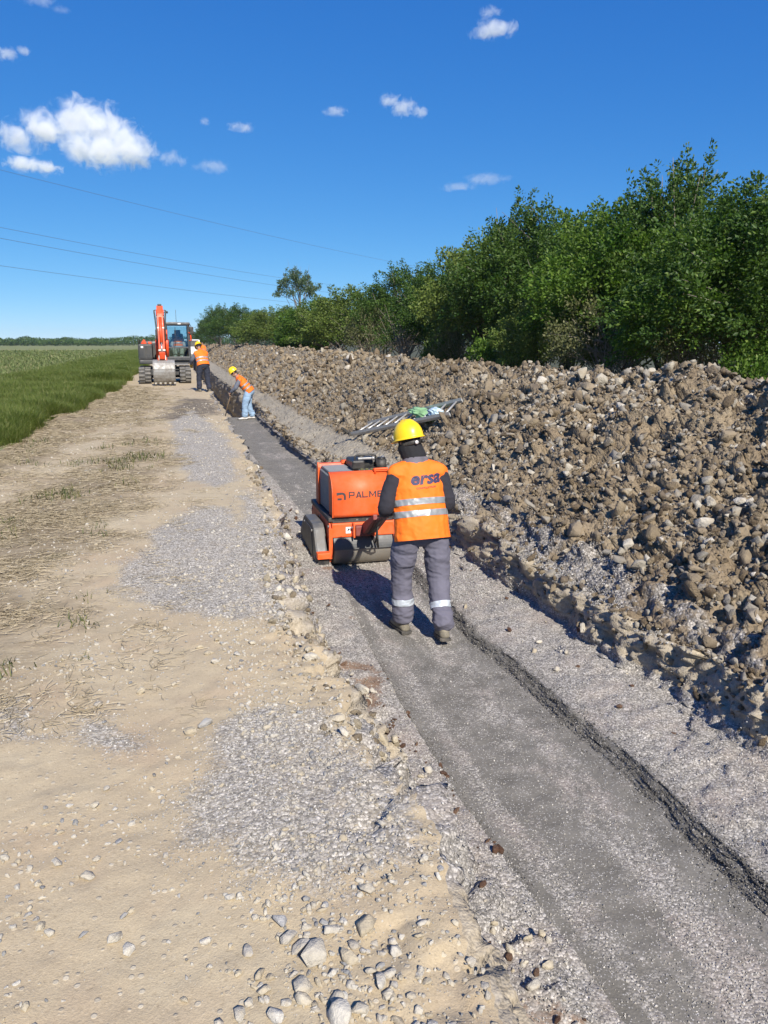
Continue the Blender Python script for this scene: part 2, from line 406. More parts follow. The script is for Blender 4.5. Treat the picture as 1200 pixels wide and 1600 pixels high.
GRAVEL = [[(-0.45, 5.56), (-0.24, 6.98), (0.12, 7.87), (0.41, 7.95), (0.64, 6.74), (0.74, 5.86), (0.70, 4.9), (0.42, 4.63), (0.15, 4.71), (-0.12, 5.04), (-0.35, 5.24)],
 [(-0.01, 2.91), (0.05, 3.17), (0.21, 3.41), (0.44, 3.38), (0.66, 3.13), (0.68, 2.8), (0.69, 2.3), (0.68, 2.09), (0.47, 2.04), (0.31, 2.07), (0.17, 2.18), (0.04, 2.35), (-0.04, 2.64)],
 [(-0.5, 3.37), (-0.43, 3.51), (-0.31, 3.45), (-0.26, 3.25), (-0.31, 3.07), (-0.39, 3.06), (-0.48, 3.22)],
 [(-0.1, 16.91), (0.43, 20.01), (0.85, 14.25), (0.79, 9.92), (0.44, 9.07), (0.1, 9.65), (-0.1, 12.75)],
 [(0.85, 8.98), (0.9, 7.51), (0.8, 5.84), (0.7, 4.2), (0.5, 4.5), (0.55, 6.0), (0.6, 8)],
 [(-0.85, 3.6), (-0.7, 3.69), (-0.62, 3.29), (-0.71, 3.26), (-0.8, 3.34)]]
STRAW = [[(-1.8, 8.55), (-1.62, 9.85), (-1.12, 11.56), (-0.5, 15), (-0.4, 10.77), (-0.68, 8.22), (-0.84, 6.06), (-0.85, 4.9), (-0.85, 4.37), (-0.99, 3.6), (-1.6, 3.4), (-2.2, 5)],
 [(-2.6, 10), (-2.6, 14.13), (-2.2, 24), (-1.7, 33.13), (-1.3, 18.57), (-1.75, 13.09), (-1.99, 11.2), (-2.16, 10.0)], [(-.9, 14), (-.3, 22), (-1.0, 30), (-1.2, 20)]]
DARKSOIL = [[(-0.16, 20.17), (0.35, 24.28), (1.15, 23.24), (1.0, 18.92), (0.37, 17.46), (-0.25, 17.63)]]
def mask(x, y, polys, soft, wob=.1, seed=60):
    P = np.stack([x, y, 0 * x], 1); dx = wob * fbm(P, .5, 4, seed, .65); dy = wob * 1.4 * fbm(P, .5, 4, seed + 7, .65)
    r = np.zeros(len(x))
    for p in polys: r = np.maximum(r, np.clip(inpoly(x + dx, y + dy, p) / soft + .5, 0, 1))
    return r
def gravel_mask(x, y): return mask(x, y, GRAVEL, .26, .17)
def fines_mask(x, y, s):
    """1 = rolled wet fines, 0 = loose pale chippings"""
    P = np.stack([x / .16, y / .9, 0 * x], 1); Q = np.stack([x / .5, y / 1.6, 0 * x + 4], 1)
    k_, _z = knots(y); t = np.clip((x - k_[:, 7]) / (k_[:, 8] - k_[:, 7]), 0, 1)
    n = .5 * fbm(P, 1, 4, 71, .65) + .35 * fbm(Q, 1, 3, 72) + .35 * fbm(np.stack([x / .05, y / .09, 0 * x], 1), 1, 2, 74)
    lane = .30 * np.exp(-((t - .38) / .16) ** 2) - .45 * np.exp(-((t - .17) / .05) ** 2) - np.interp(y, [1.5, 3.5, 5], [.30, .22, .1]) * np.exp(-((t - .72) / .17) ** 2) + .35 * np.exp(-((t - .92) / .07) ** 2) + .3 * np.exp(-((t - .05) / .06) ** 2)
    f = np.clip(.60 + .8 * n + lane * (y < 7) + np.interp(y, [0, 2.0, 4, 6, 7.5, 12, 14, 30], [-.2, -.12, .02, -.16, -.4, -.1, .3, .6]), 0, 1)
    cross = fbm(np.stack([x / 1.2, y / .35, 0 * x], 1), 1, 3, 73); f = np.where(y > 8, np.clip(f + .5 * cross, 0, 1), f)
    strip = np.clip((s - 6.75) / .2, 0, 1) * np.clip((9.05 - s) / .2, 0, 1)
    step = .45 * np.exp(-((s - 8.5) / .4) ** 2) * np.interp(y, [0, 9, 12], [1, 1, .3]); lst = np.exp(-((s - 6.75) / .42) ** 2) * np.interp(y, [1, 2, 2.35, 2.8, 5.2, 6], [.9, .9, .35, .9, 1, .2])
    edge = 0
    return np.clip(np.maximum(np.maximum(f * strip + edge, step), lst), 0, 1)

def gravel_nodes(t, vec, scale=75.0, tintc=(1, .96, .94)):
    v = t.n('ShaderNodeTexVoronoi'); v.inputs['Scale'].default_value = scale; t.l(vec, v.inputs['Vector'])
    sep = t.n('ShaderNodeSeparateColor'); t.l(v.outputs['Color'], sep.inputs[0])
    c = t.ramp(sep.outputs[0], [(0, (.17, .165, .155)), (.45, (.315, .30, .28)), (.8, (.44, .425, .40)), (1, (.62, .60, .57))])
    gap = t.mapr(v.outputs['Distance'], .35, .75, 1, .45)
    return t.mix(1.0, c, tintc, 'MULTIPLY'), t.math('SUBTRACT', 1.0, v.outputs['Distance']), gap
def mat_road():
    t = NT('road_dirt'); oc = t.coord(); sep = t.n('ShaderNodeSeparateColor'); t.l(t.attr('mask', out='Color'), sep.inputs[0])
    mg, ms, md = sep.outputs
    n1 = t.noise(.9, 5, .6, oc); n2 = t.noise(7, 6, .65, oc); n3 = t.noise(60, 4, .7, oc); n4 = t.noise(2.2, 3, .5, oc)
    base = t.mix(t.mapr(n1, .35, .65), (.45, .36, .235), (.50, .422, .283))
    base = t.mix(t.mapr(n4, .52, .7, 0, .4), base, (.42, .30, .20))
    base = t.mix(t.mapr(n2, .4, .75, 0, .5), base, (.34, .275, .185))
    base = t.mix(t.mapr(n3, .58, .72, 0, .6), base, (.50, .43, .31))
    base = t.mix(t.mapr(n3, .30, .44, .55, 0), base, (.25, .195, .125)); n5 = t.noise(170, 3, .7, oc); base = t.mix(t.mapr(n5, .35, .65, .28, 0), base, (.24, .19, .125)); base = t.mix(t.mapr(n5, .62, .75, 0, .5), base, (.56, .49, .37))
    wv = t.n('ShaderNodeTexWave', wave_type='BANDS', bands_direction='Y'); wv.inputs['Scale'].default_value = 3.4; wv.inputs['Distortion'].default_value = 9; wv.inputs['Detail'].default_value = 4; wv.inputs['Detail Scale'].default_value = 2.0; t.l(oc, wv.inputs[0]); lug = t.math('MULTIPLY', t.mapr(wv.outputs['Fac'], .6, .95), t.math('MULTIPLY', t.mapr(n1, .5, .62), t.mapr(n2, .4, .6))); base = t.mix(t.math('MULTIPLY', lug, .22), base, (.30, .24, .16))
    # straw litter: streaky, browner
    vp = t.n('ShaderNodeTexVoronoi'); vp.inputs['Scale'].default_value = 36; t.l(oc, vp.inputs['Vector']); vq = t.n('ShaderNodeSeparateColor'); t.l(vp.outputs['Color'], vq.inputs[0])
    peb = t.math('MULTIPLY', t.mapr(vq.outputs[0], .72, .76), t.mapr(vp.outputs['Distance'], .34, .24)); base = t.mix(t.math('MULTIPLY', peb, .8), base, t.mix(vq.outputs[1], (.33, .29, .22), (.58, .52, .40)))
    mp = t.n('ShaderNodeMapping'); mp.inputs['Scale'].default_value = (14, 55, 20); mp.inputs['Rotation'].default_value = (0, 0, .5); t.l(oc, mp.inputs[0])
    st = t.noise(1, 5, .7, mp.outputs[0], dist=1.2)
    straw = t.ramp(st, [(.3, (.10, .08, .055)), (.48, (.21, .165, .105)), (.6, (.30, .24, .15)), (.72, (.46, .38, .24))])
    straw = t.mix(t.mapr(t.noise(1.6, 3, .6, oc), .55, .72, 0, .55), straw, (.12, .12, .05))
    fs = t.math('MULTIPLY', ms, t.mapr(n2, .3, .6, .45, 1.0))
    base = t.mix(fs, base, straw)
    base = t.mix(t.math('MULTIPLY', md, t.mapr(n2, .3, .55, .3, 1)), base, (.13, .11, .085))
    gc, gh, gap = gravel_nodes(t, oc, 85, (1.10, 1.06, .98))
    gc = t.mix(.55, gc, t.mix(1.0, gc, gap, 'MULTIPLY'))
    edge = t.mapr(t.math('ADD', t.math('ADD', mg, t.math('MULTIPLY', t.math('SUBTRACT', n2, .5), .7)), t.math('MULTIPLY', t.math('SUBTRACT', n3, .5), 1.5)), .35, .75, 0, .93)
    gc = t.mix(t.mapr(n2, .5, .75, 0, .45), gc, base)
    col = t.mix(edge, base, gc)
    h = t.math('ADD', t.math('MULTIPLY', gh, t.math('MULTIPLY', edge, .8)), t.math('ADD', t.math('ADD', t.math('MULTIPLY', n3, .6), t.math('MULTIPLY', lug, -.12)), t.math('MULTIPLY', st, t.math('MULTIPLY', ms, .9))))
    h = t.math('ADD', h, t.math('ADD', t.math('MULTIPLY', peb, .8), t.math('MULTIPLY', n5, .5)))
    b = t.bump(h, .42, .012, t.bump(n2, .10, .04))
    return t.fin(col, .95, b, Specular_IOR_Level=.15)
def mat_trench():
    t = NT('trench_chippings'); oc = t.coord(); sep = t.n('ShaderNodeSeparateColor'); t.l(t.attr('mask', out='Color'), sep.inputs[0])
    mf, mb, mw = sep.outputs
    n2 = t.noise(6, 6, .65, oc); n3 = t.noise(45, 4, .7, oc)
    gc, gh, gap = gravel_nodes(t, oc, 95, (1, .97, .915))
    gc = t.mix(.7, gc, t.mix(1.0, gc, gap, 'MULTIPLY'))
    gc = t.mix(t.mapr(t.noise(2.3, 4, .6, oc), .45, .7, 0, .5), gc, (.33, .27, .23))
    fin_c = t.mix(t.mapr(n2, .3, .7), (.115, .107, .09), (.20, .187, .16))
    vs = t.n('ShaderNodeTexVoronoi'); vs.inputs['Scale'].default_value = 110; t.l(oc, vs.inputs['Vector']); s2 = t.n('ShaderNodeSeparateColor'); t.l(vs.outputs['Color'], s2.inputs[0])
    speck = t.math('MULTIPLY', t.mapr(s2.outputs[0], .70, .74), t.mapr(vs.outputs['Distance'], .42, .34)); fin_c = t.mix(t.math('MULTIPLY', speck, .85), fin_c, t.mix(s2.outputs[1], (.26, .25, .23), (.55, .53, .50)))
    gc = t.mix(t.math('MULTIPLY', t.attr('damp'), .62), gc, (.045, .043, .038))
    sp = t.mapr(t.math('ADD', mf, t.math('MULTIPLY', t.math('SUBTRACT', n3, .5), 1.5)), .3, .75, 0, .96)
    col = t.mix(sp, gc, fin_c)
    fm = t.math('ADD', mb, t.math('MULTIPLY', t.math('SUBTRACT', n2, .5), 1.3))
    col = t.mix(t.mapr(fm, .45, .6), col, t.mix(t.mapr(n3, .35, .65), (.15, .10, .07), (.28, .20, .14)))
    soil = t.mix(t.mapr(n3, .3, .7), (.26, .215, .15), (.46, .40, .30)); soil = t.mix(t.mapr(n2, .5, .7, 0, .7), soil, (.25, .235, .215))
    fw = t.math('ADD', mw, t.math('MULTIPLY', t.math('SUBTRACT', n2, .5), .9))
    col = t.mix(t.mapr(fw, .42, .6), col, soil)
    h = t.math('ADD', t.math('MULTIPLY', gh, t.math('SUBTRACT', 1.0, t.math('MULTIPLY', sp, .8))), t.math('MULTIPLY', n3, .6))
    b = t.bump(h, .34, .012, t.bump(n2, .22, .05))
    return t.fin(col, t.mapr(sp, 0, 1, .93, .8), b, Specular_IOR_Level=.2)
def mat_heap():
    t = NT('spoil_soil'); oc = t.coord(); sep = t.n('ShaderNodeSeparateColor'); t.l(t.attr('mask', out='Color'), sep.inputs[0])
    mt, mg, _ = sep.outputs
    n1 = t.noise(.8, 5, .6, oc); n2 = t.noise(5, 6, .7, oc); n3 = t.noise(32, 5, .75, oc)
    c = t.mix(t.mapr(n1, .35, .65), (.185, .142, .094), (.265, .21, .14)); c = t.mix(t.mapr(n2, .45, .75, 0, .7), c, (.31, .26, .18))
    c = t.mix(t.mapr(n3, .3, .5, .6, 0), c, (.075, .058, .04)); c = t.mix(t.mapr(n3, .58, .75, 0, .6), c, (.36, .30, .20))
    c = t.mix(t.math('MULTIPLY', mt, t.mapr(n2, .3, .6, .6, 1)), c, t.mix(t.mapr(n3, .35, .65), (.30, .265, .20), (.43, .385, .30)))
    gc, gh, gap = gravel_nodes(t, oc, 70, (1, .97, .94)); gc = t.mix(1.0, gc, gap, 'MULTIPLY')
    fg = t.math('ADD', mg, t.math('MULTIPLY', t.math('SUBTRACT', n2, .5), 1.2))
    c = t.mix(t.mapr(fg, .45, .6, 0, .9), c, gc)
    v = t.voro(16, oc); v2 = t.voro(45, oc)
    b = t.bump(t.math('SUBTRACT', 1.0, v), .5, .045, t.bump(t.math('ADD', t.math('SUBTRACT', 1.0, v2), n3), .6, .02))
    return t.fin(c, .95, b, Specular_IOR_Level=.12)

# road
S = sseg((0, 46), (1, 72), (2, 14)); S = np.append(S, 3.4)
P, F, yy, ss = ground_grid(S)
me = mesh_np('road', P, F); x, y = P[:, 0], P[:, 1]
mk = np.zeros((len(P), 3)); mk[:, 0] = gravel_mask(x, y); mk[:, 1] = np.maximum(mask(x, y, STRAW, .7, .5, 80), np.exp(-((x + 2.4) / .3) ** 2) * .9); mk[:, 2] = mask(x, y, DARKSOIL, .4, .3, 90)
attr_c(me, 'mask', mk); tag(link('road', me, mat_road()), 'tan dirt track with grey gravel patches and straw along its grassy side', kind='structure')
road = bpy.data.objects['road']
# trench
S = np.concatenate([[3.4, 3.55, 3.7, 3.85], sseg((4, 26), (5, 14), (6, 4), (7, 40), (8, 6), (9, 26), (10, 18))[:-1], [11.0, 11.2, 11.4]])
P, F, yy, ss = ground_grid(S)
me = mesh_np('trench', P, F); x, y = P[:, 0], P[:, 1]
mk = np.zeros((len(P), 3)); mk[:, 0] = fines_mask(x, y, ss)
br = fbm(np.stack([x, y, 0 * x], 1), .5, 3, 95)
mk[:, 1] = .8 * np.clip(br * 1.5 - .3, 0, 1) * np.interp(ss, [4.2, 4.8, 5.4, 6.3, 6.8, 8.9, 9.2, 9.8, 10.2], [.2, .8, 1, .7, 0, 0, .35, .6, .2]) * np.interp(y, [1, 3, 5, 12, 16], [.7, 1, 1, 1, .4])
mk[:, 2] = np.maximum(np.clip((5.2 - ss) / .7, 0, 1), np.clip((ss - 10.0) / .35, 0, 1)) * np.where(ss > 10, .85, np.interp(y, [1.95, 2.1, 3.1, 3.3, 4.6, 5.0, 9], [.85, .25, .3, .85, .85, .3, .2]))
mk[:, 2] = np.maximum(mk[:, 2], ((y > 25.5) & (ss > 4.5) & (ss < 11)) * .9)
edgeg = np.clip((5.4 - ss) / .3, 0, 1) * np.interp(y, [1.9, 2.2, 3.1, 3.35], [0, 1, 1, 0]); mk[:, 2] = np.maximum(mk[:, 2] * (1 - edgeg), 0)
attr_f(me, 'damp', np.exp(-((ss - 8.5) / .45) ** 2) * (y < 12) + .6 * np.exp(-((ss - 6.75) / .35) ** 2) * (y < 6)); attr_c(me, 'mask', mk); trench = tag(link('trench', me, mat_trench()), 'long trench bedded with grey chippings and a rolled strip down its middle', kind='structure')
# spoil heap
S = np.concatenate([[11.4, 11.6, 11.8], sseg((12, 14), (13, 110), (14, 110), (15, 20), (16, 14))])
P, F, yy, ss = ground_grid(S)
me = mesh_np('spoil_heap', P, F); x, y = P[:, 0], P[:, 1]
mk = np.zeros((len(P), 3)); mk[:, 0] = np.clip((13.15 - ss) / .3, 0, 1) * np.interp(y, [6, 9, 11], [.0, .5, 1]) ; mk[:, 0] = np.maximum(mk[:, 0], .55 * np.interp(y, [10, 22], [0, 1]))
mk[:, 1] = np.clip(fbm(np.stack([x, y, 0 * x], 1), .9, 3, 97) * 1.6 + .1, 0, 1) * np.clip((13.3 - ss) / .6, 0, 1) * np.interp(y, [7, 10], [1, .3]) + .5 * np.clip((13.2 - ss) / .5, 0, 1) * (y < 8)
attr_c(me, 'mask', mk); heap = tag(link('spoil_heap', me, mat_heap()), 'long bank of dug out brown soil and broken rock beside the trench', kind='structure')

# ------------------------------------------------------------------ stones
def rock_mesh(name, seed, n=22, flat=(1, .8, .6), mat=None, jit=.25, smooth=False, bev=0.0):
    r = np.random.default_rng(seed); v = r.normal(size=(n, 3)); v /= np.linalg.norm(v, axis=1)[:, None]
    v *= (1 - jit * r.random((n, 1))); v *= np.array(flat) * .5
    bm = bmesh.new(); [bm.verts.new(q) for q in v]
    res = bmesh.ops.convex_hull(bm, input=bm.verts[:])
    bmesh.ops.delete(bm, geom=[g for g in res['geom_interior'] if isinstance(g, bmesh.types.BMVert)], context='VERTS')
    if bev:
        bmesh.ops.dissolve_limit(bm, angle_limit=.12, verts=bm.verts, edges=bm.edges); bmesh.ops.bevel(bm, geom=bm.edges[:], offset=bev, segments=1, affect='EDGES', clamp_overlap=True); bmesh.ops.triangulate(bm, faces=bm.faces); smooth = True
    me = bpy.data.meshes.new(name); bm.to_mesh(me); bm.free()
    me.polygons.foreach_set('use_smooth', [smooth] * len(me.polygons)); me.update()
    if mat: me.materials.append(mat)
    return me
def mat_stone(name, stops, bump=.5, scale=6, dust=None):
    t = NT(name); oi = t.n('ShaderNodeObjectInfo'); oc = t.coord()
    add = t.n('ShaderNodeVectorMath', operation='ADD'); t.l(oc, add.inputs[0])
    sc_ = t.n('ShaderNodeVectorMath', operation='SCALE'); sc_.inputs[0].default_value = (37, 19, 53); t.l(oi.outputs['Random'], sc_.inputs['Scale']); t.l(sc_.outputs[0], add.inputs[1])
    c = t.ramp(oi.outputs['Random'], stops); n = t.noise(scale, 6, .7, add.outputs[0]); n2 = t.noise(scale * .35, 3, .5, add.outputs[0])
    c = t.mix(t.mapr(n, .35, .7, .0, .5), c, t.mix(.5, c, (.05, .045, .04)))
    c = t.mix(t.mapr(n2, .5, .7, 0, .6), c, dust or (.40, .34, .25))
    return t.fin(c, .9, t.bump(n, bump, .06), Specular_IOR_Level=.25)
M_HEAPROCK = mat_stone('heap_rock', [(0, (.12, .095, .07)), (.25, (.22, .175, .12)), (.5, (.31, .25, .17)), (.66, (.23, .215, .19)), (.82, (.35, .315, .25)), (.93, (.44, .40, .32)), (1, (.58, .54, .47))], dust=(.29, .235, .155))
M_CLOD = mat_stone('earth_clod', [(0, (.13, .095, .06)), (.5, (.23, .175, .11)), (1, (.35, .28, .18))], .8, 9, dust=(.22, .17, .11))
M_PALE = mat_stone('road_stone', [(0, (.42, .36, .26)), (.35, (.54, .47, .34)), (.6, (.44, .41, .36)), (.85, (.58, .52, .40)), (1, (.64, .60, .52))], dust=(.48, .41, .29))
M_GREY = mat_stone('grey_stone', [(0, (.20, .20, .20)), (.5, (.31, .31, .30)), (1, (.42, .41, .39))], dust=(.40, .35, .26))
M_WHITE = mat_stone('white_stone', [(0, (.50, .46, .38)), (1, (.60, .57, .50))], dust=(.44, .37, .26))
M_BROWN = mat_stone('brown_clod', [(0, (.10, .05, .03)), (.5, (.17, .09, .055)), (1, (.26, .16, .10))], .8, 9, dust=(.25, .17, .12))
M_CHIP = mat_stone('chipping', [(0, (.17, .163, .148)), (.4, (.31, .293, .262)), (.75, (.45, .43, .39)), (1, (.66, .635, .59))], .3, 4, dust=(.42, .395, .35))
FL = [(1, .8, .62), (1, .7, .5), (1, .9, .75), (1, .62, .55), (1, .85, .45), (1, .75, .7), (1, .95, .6), (1, .66, .42)]
HEAP_M = [rock_mesh('heap_stone', 100 + i, 17, FL[i], M_HEAPROCK, .34, bev=.014) for i in range(8)]
CLOD_M = [rock_mesh('heap_clod', 120 + i, 22, FL[i], M_CLOD, .42, bev=.02) for i in range(5)]
PALE_M = [rock_mesh('pale_stone', 140 + i, 15, FL[i], M_PALE, .2, bev=.05) for i in range(6)]
WHITE_M = [rock_mesh('whitish_stone', 150 + i, 15, FL[i], M_WHITE, .2, bev=.07) for i in range(4)]
GREY_M = [rock_mesh('greyish_stone', 160 + i, 13, FL[i], M_GREY, .25, bev=.04) for i in range(4)]
BROWN_M = [rock_mesh('brown_lump', 170 + i, 20, FL[i], M_BROWN, .4, bev=.05) for i in range(4)]
CHIP_M = [rock_mesh('chip', 180 + i, 12, FL[i], M_CHIP, .3) for i in range(6)]
CAMP = np.array([0, 0, 1.65])
_f = np.array([math.sin(rad(15.2)) * math.cos(rad(12.45)), math.cos(rad(15.2)) * math.cos(rad(12.45)), -math.sin(rad(12.45))]); _r = np.array([math.cos(rad(15.2)), -math.sin(rad(15.2)), 0]); _u = np.cross(_r, _f)
def in_view(P, m=.06):
    q = P - CAMP; z = np.maximum(q @ _f, .01); x = q @ _r / z; y = q @ _u / z
    return (np.abs(x) < .5 + m) & (np.abs(y) < .667 + m) & (q @ _f > .3)
def scatter(name, P, rot, scl, idx, variants, parent=None, label=None):
    """a mass of small pieces: one object, instanced at the given points"""
    me = bpy.data.meshes.new(name); me.vertices.add(len(P)); me.vertices.foreach_set('co', np.asarray(P, np.float32).ravel())
    attr_v(me, 'rot', rot); attr_v(me, 'scl', scl); attr_i(me, 'idx', idx); me.update()
    o = bpy.data.objects.new(name, me); COL.objects.link(o)
    if parent is not None: o.parent = parent
    tag(o, label, kind='stuff')
    vc = bpy.data.collections.new(name + '_pieces')
    for i, m in enumerate(variants): vc.objects.link(bpy.data.objects.new('%s_%02d' % (name, i), m))
    g = bpy.data.node_groups.new(name, 'GeometryNodeTree'); g.interface.new_socket('Geometry', in_out='INPUT', socket_type='NodeSocketGeometry'); g.interface.new_socket('Geometry', in_out='OUTPUT', socket_type='NodeSocketGeometry')
    N = g.nodes.new; gi = N('NodeGroupInput'); go = N('NodeGroupOutput'); ip = N('GeometryNodeInstanceOnPoints'); ci = N('GeometryNodeCollectionInfo')
    ci.inputs[0].default_value = vc; ci.inputs['Separate Children'].default_value = True; ci.inputs['Reset Children'].default_value = True
    def na(n, ty):
        a = N('GeometryNodeInputNamedAttribute'); a.data_type = ty; a.inputs[0].default_value = n; return a.outputs[0]
    er = N('FunctionNodeEulerToRotation'); L = g.links.new
    L(na('rot', 'FLOAT_VECTOR'), er.inputs[0]); L(gi.outputs[0], ip.inputs['Points']); L(ci.outputs[0], ip.inputs['Instance'])
    ip.inputs['Pick Instance'].default_value = True
    L(na('idx', 'INT'), ip.inputs['Instance Index']); L(er.outputs[0], ip.inputs['Rotation']); L(na('scl', 'FLOAT_VECTOR'), ip.inputs['Scale']); L(ip.outputs[0], go.inputs[0])
    o.modifiers.new('pieces', 'NODES').node_group = g
    return o
def s_of(x, y):
    """profile position of a point given in plan"""
    X, _ = knots(np.atleast_1d(float(y))); return float(np.interp(x, X[0], np.arange(KN)))
def rnd_rot(n, flat=.5):
    r = RNG.normal(size=(n, 3)) * flat; r[:, 2] = RNG.random(n) * 6.283; return r
def place_parts(name, parent, P, rot, scl, meshes, idx):
    for p, r, s, i in zip(P, rot, scl, idx):
        o = bpy.data.objects.new(name, meshes[int(i)]); COL.objects.link(o); o.parent = parent
        o.location = p; o.rotation_euler = r; o.scale = s
def split_parts(name, parent, P, rot, scl, idx, meshes, n_part, mass_name):
    size = scl.max(1) / np.linalg.norm(P - CAMP, axis=1); size = np.where(in_view(P, -.01), size, 0)
    o = np.argsort(-size); a, b = o[:n_part], o[n_part:]
    place_parts(name, parent, P[a], rot[a], scl[a], meshes, idx[a])
    if len(b): scatter(mass_name, P[b], rot[b], scl[b], idx[b], meshes, parent)
# heap: broken rock and clods
def heap_points(n, y0, y1, s0, s1, smin, smax, power):
    u = RNG.random(n); Y = y0 * (y1 / y0) ** u; s = s0 + (s1 - s0) * RNG.random(n); P = ground(Y, s)
    sz = smin * (smax / smin) ** (RNG.random(n) ** power); return P, sz, Y, s
LP = []
for n, y0, y1, s0, s1, a, b, pw in ((14000, 1.8, 9.5, 12.95, 15.5, .03, .135, 1.45), (650, 2.2, 10, 12.8, 15.3, .11, .22, 2.0), (10000, 8, 24, 13.0, 15.6, .04, .17, 1.4), (600, 9, 30, 13.0, 15.5, .14, .30, 1.5), (7500, 22, 150, 13.0, 15.8, .07, .36, 1.4), (300, 5, 12, 14.8, 15.5, .12, .24, 1.2), (1500, 2.2, 9, 10.2, 12.8, .02, .11, 1.9), (1500, 8.5, 30, 10.3, 11.7, .03, .12, 1.5), (26000, 1.8, 10, 12.75, 15.6, .012, .05, 1.7), (9000, 9, 24, 13.05, 15.6, .025, .07, 1.5), (500, 8.5, 26, 11.8, 13.1, .015, .06, 2.2)):
    P, sz, Y, s = heap_points(n, y0, y1, s0, s1, a, b, pw)
    clod = np.clip(.25 + .55 * np.interp(Y, [9, 20], [0, 1]) + .4 * fbm(P, .9, 2, 33), 0, 1) > RNG.random(n)
    idx = np.where(clod, 8 + RNG.integers(0, 5, n), RNG.integers(0, 8, n)); sl = sz[:, None] * (1 + .25 * RNG.normal(size=(n, 3)).clip(-1, 1))
    P[:, 2] += sz * np.where(clod, .1, .16)
    # size patches: coarse pockets and finer soil
    if s0 < 12.5 and s1 > 14: n = len(P); bad = (Y > 8.5) & (s < 13.0); P[bad, 2] -= 5
    keep = (fbm(P, .7, 2, 35) + RNG.random(n) * 1.1) > -.2; keep |= sz > .13
    LP.append((P[keep], rnd_rot(n, .8)[keep], sl[keep], idx[keep]))
P, R, Sc, I = [np.concatenate(q) for q in zip(*LP)]
split_parts('stone', heap, P, R, Sc, I, HEAP_M + CLOD_M, 290, 'stones')
def road_s(n, lo=.3, hi=3.3):
    k = np.array([0, 1, 2, 3, 4, 5]); wd = np.array([0, 1.7, 3.36, 3.63, 3.69, 4.3]); a, b = np.interp([lo, hi], k, wd); return np.interp(a + (b - a) * RNG.random(n), wd, k)
# road: the stones one can pick out, then the litter of small ones
ROADST = [(0.44, 1.85, 0.071, 0), (0.29, 1.79, 0.098, 1), (0.26, 1.84, 0.066, 0), (0.23, 1.88, 0.059, 0), (0.35, 1.87, 0.059, 1), (0.37, 1.76, 0.065, 0), (0.21, 1.95, 0.073, 2), (0.5, 1.75, 0.045, 1), (0.46, 1.67, 0.048, 1), (0.53, 1.66, 0.036, 1), (0.43, 1.65, 0.051, 1), (0.45, 1.71, 0.032, 2), (0.23, 1.66, 0.051, 0), (0.24, 1.7, 0.06, 0), (0.32, 1.64, 0.047, 0), (0.16, 1.63, 0.058, 1), (0.31, 1.58, 0.077, 1), (0.36, 1.58, 0.054, 0), (0.45, 1.54, 0.046, 0), (0.14, 1.78, 0.045, 0), (0.14, 1.72, 0.044, 0), (0.4, 1.8, 0.041, 0), (0.42, 1.78, 0.033, 1), (0.58, 1.82, 0.034, 1), (0.56, 1.77, 0.029, 0), (0.47, 1.99, 0.053, 0), (1.16, 2.91, 0.071, 1), (1.06, 2.88, 0.051, 0), (1.18, 2.8, 0.057, 0), (1.06, 2.78, 0.043, 0), (-0.45, 2.39, 0.044, 1), (-0.33, 2.39, 0.034, 0), (-0.34, 2.05, 0.035, 2), (-0.25, 2.02, 0.057, 1), (-0.21, 1.97, 0.052, 1), (0.0, 1.94, 0.038, 1), (0.08, 2.09, 0.04, 1), (0.11, 1.87, 0.046, 0), (0.08, 1.8, 0.028, 0), (-0.06, 1.76, 0.028, 0), (-0.43, 2.08, 0.036, 0), (0.05, 3.23, 0.072, 2), (-0.01, 3.18, 0.066, 0), (-0.24, 3.66, 0.067, 0), (-0.23, 2.1, 0.027, 2), (-0.21, 2.12, 0.027, 0), (-0.35, 2.31, 0.052, 0), (0.07, 1.67, 0.043, 1), (0.02, 1.66, 0.031, 0), (-0.46, 2.11, 0.032, 0), (0.34, 1.96, 0.03, 0), (0.3, 2.02, 0.035, 2), (0.19, 2.03, 0.039, 0), (0.1, 4.03, 0.044, 0), (0.16, 4.21, 0.053, 0), (0.2, 3.79, 0.048, 0), (0.25, 3.95, 0.043, 1), (0.13, 3.89, 0.056, 1), (0.5, 4.27, 0.054, 0), (0.35, 4.11, 0.052, 0), (0.06, 4.14, 0.045, 0), (0.67, 3.75, 0.035, 0), (-0.42, 3.54, 0.046, 0), (-0.38, 3.37, 0.031, 2), (-0.08, 3.71, 0.034, 0), (-0.17, 4.15, 0.037, 0), (0.3, 2.09, 0.031, 0), (-0.33, 2.81, 0.033, 0), (-0.36, 2.7, 0.042, 0), (-0.29, 2.67, 0.026, 1), (-0.42, 2.61, 0.026, 2), (0.11, 7.71, 0.053, 0), (0.44, 1.61, 0.035, 0), (0.42, 1.69, 0.032, 0), (0.28, 1.65, 0.027, 0), (0.36, 1.67, 0.028, 1), (0.22, 1.75, 0.028, 0), (0.32, 1.72, 0.032, 1), (0.45, 1.6, 0.027, 0)]
meshes = PALE_M + WHITE_M + GREY_M; P = []; R = []; Sc = []; I = []
for x, y, sz, ty in ROADST:
    p = ground([y], [s_of(x, y)])[0]; sz *= 1.2; P.append(p + [0, 0, sz * .16]); R.append((random.gauss(0, .25), random.gauss(0, .25), random.uniform(0, 6.28)))
    Sc.append((sz * 1.05, sz * random.uniform(.85, 1.1), sz * random.uniform(.8, 1.1))); I.append({0: random.randrange(6), 1: 6 + random.randrange(4), 2: 10 + random.randrange(4)}[ty])
place_parts('stone', road, P, R, Sc, meshes, I)
n = 90000; Y = 1.2 * (22 / 1.2) ** RNG.random(n); s = road_s(n); P = ground(Y, s)
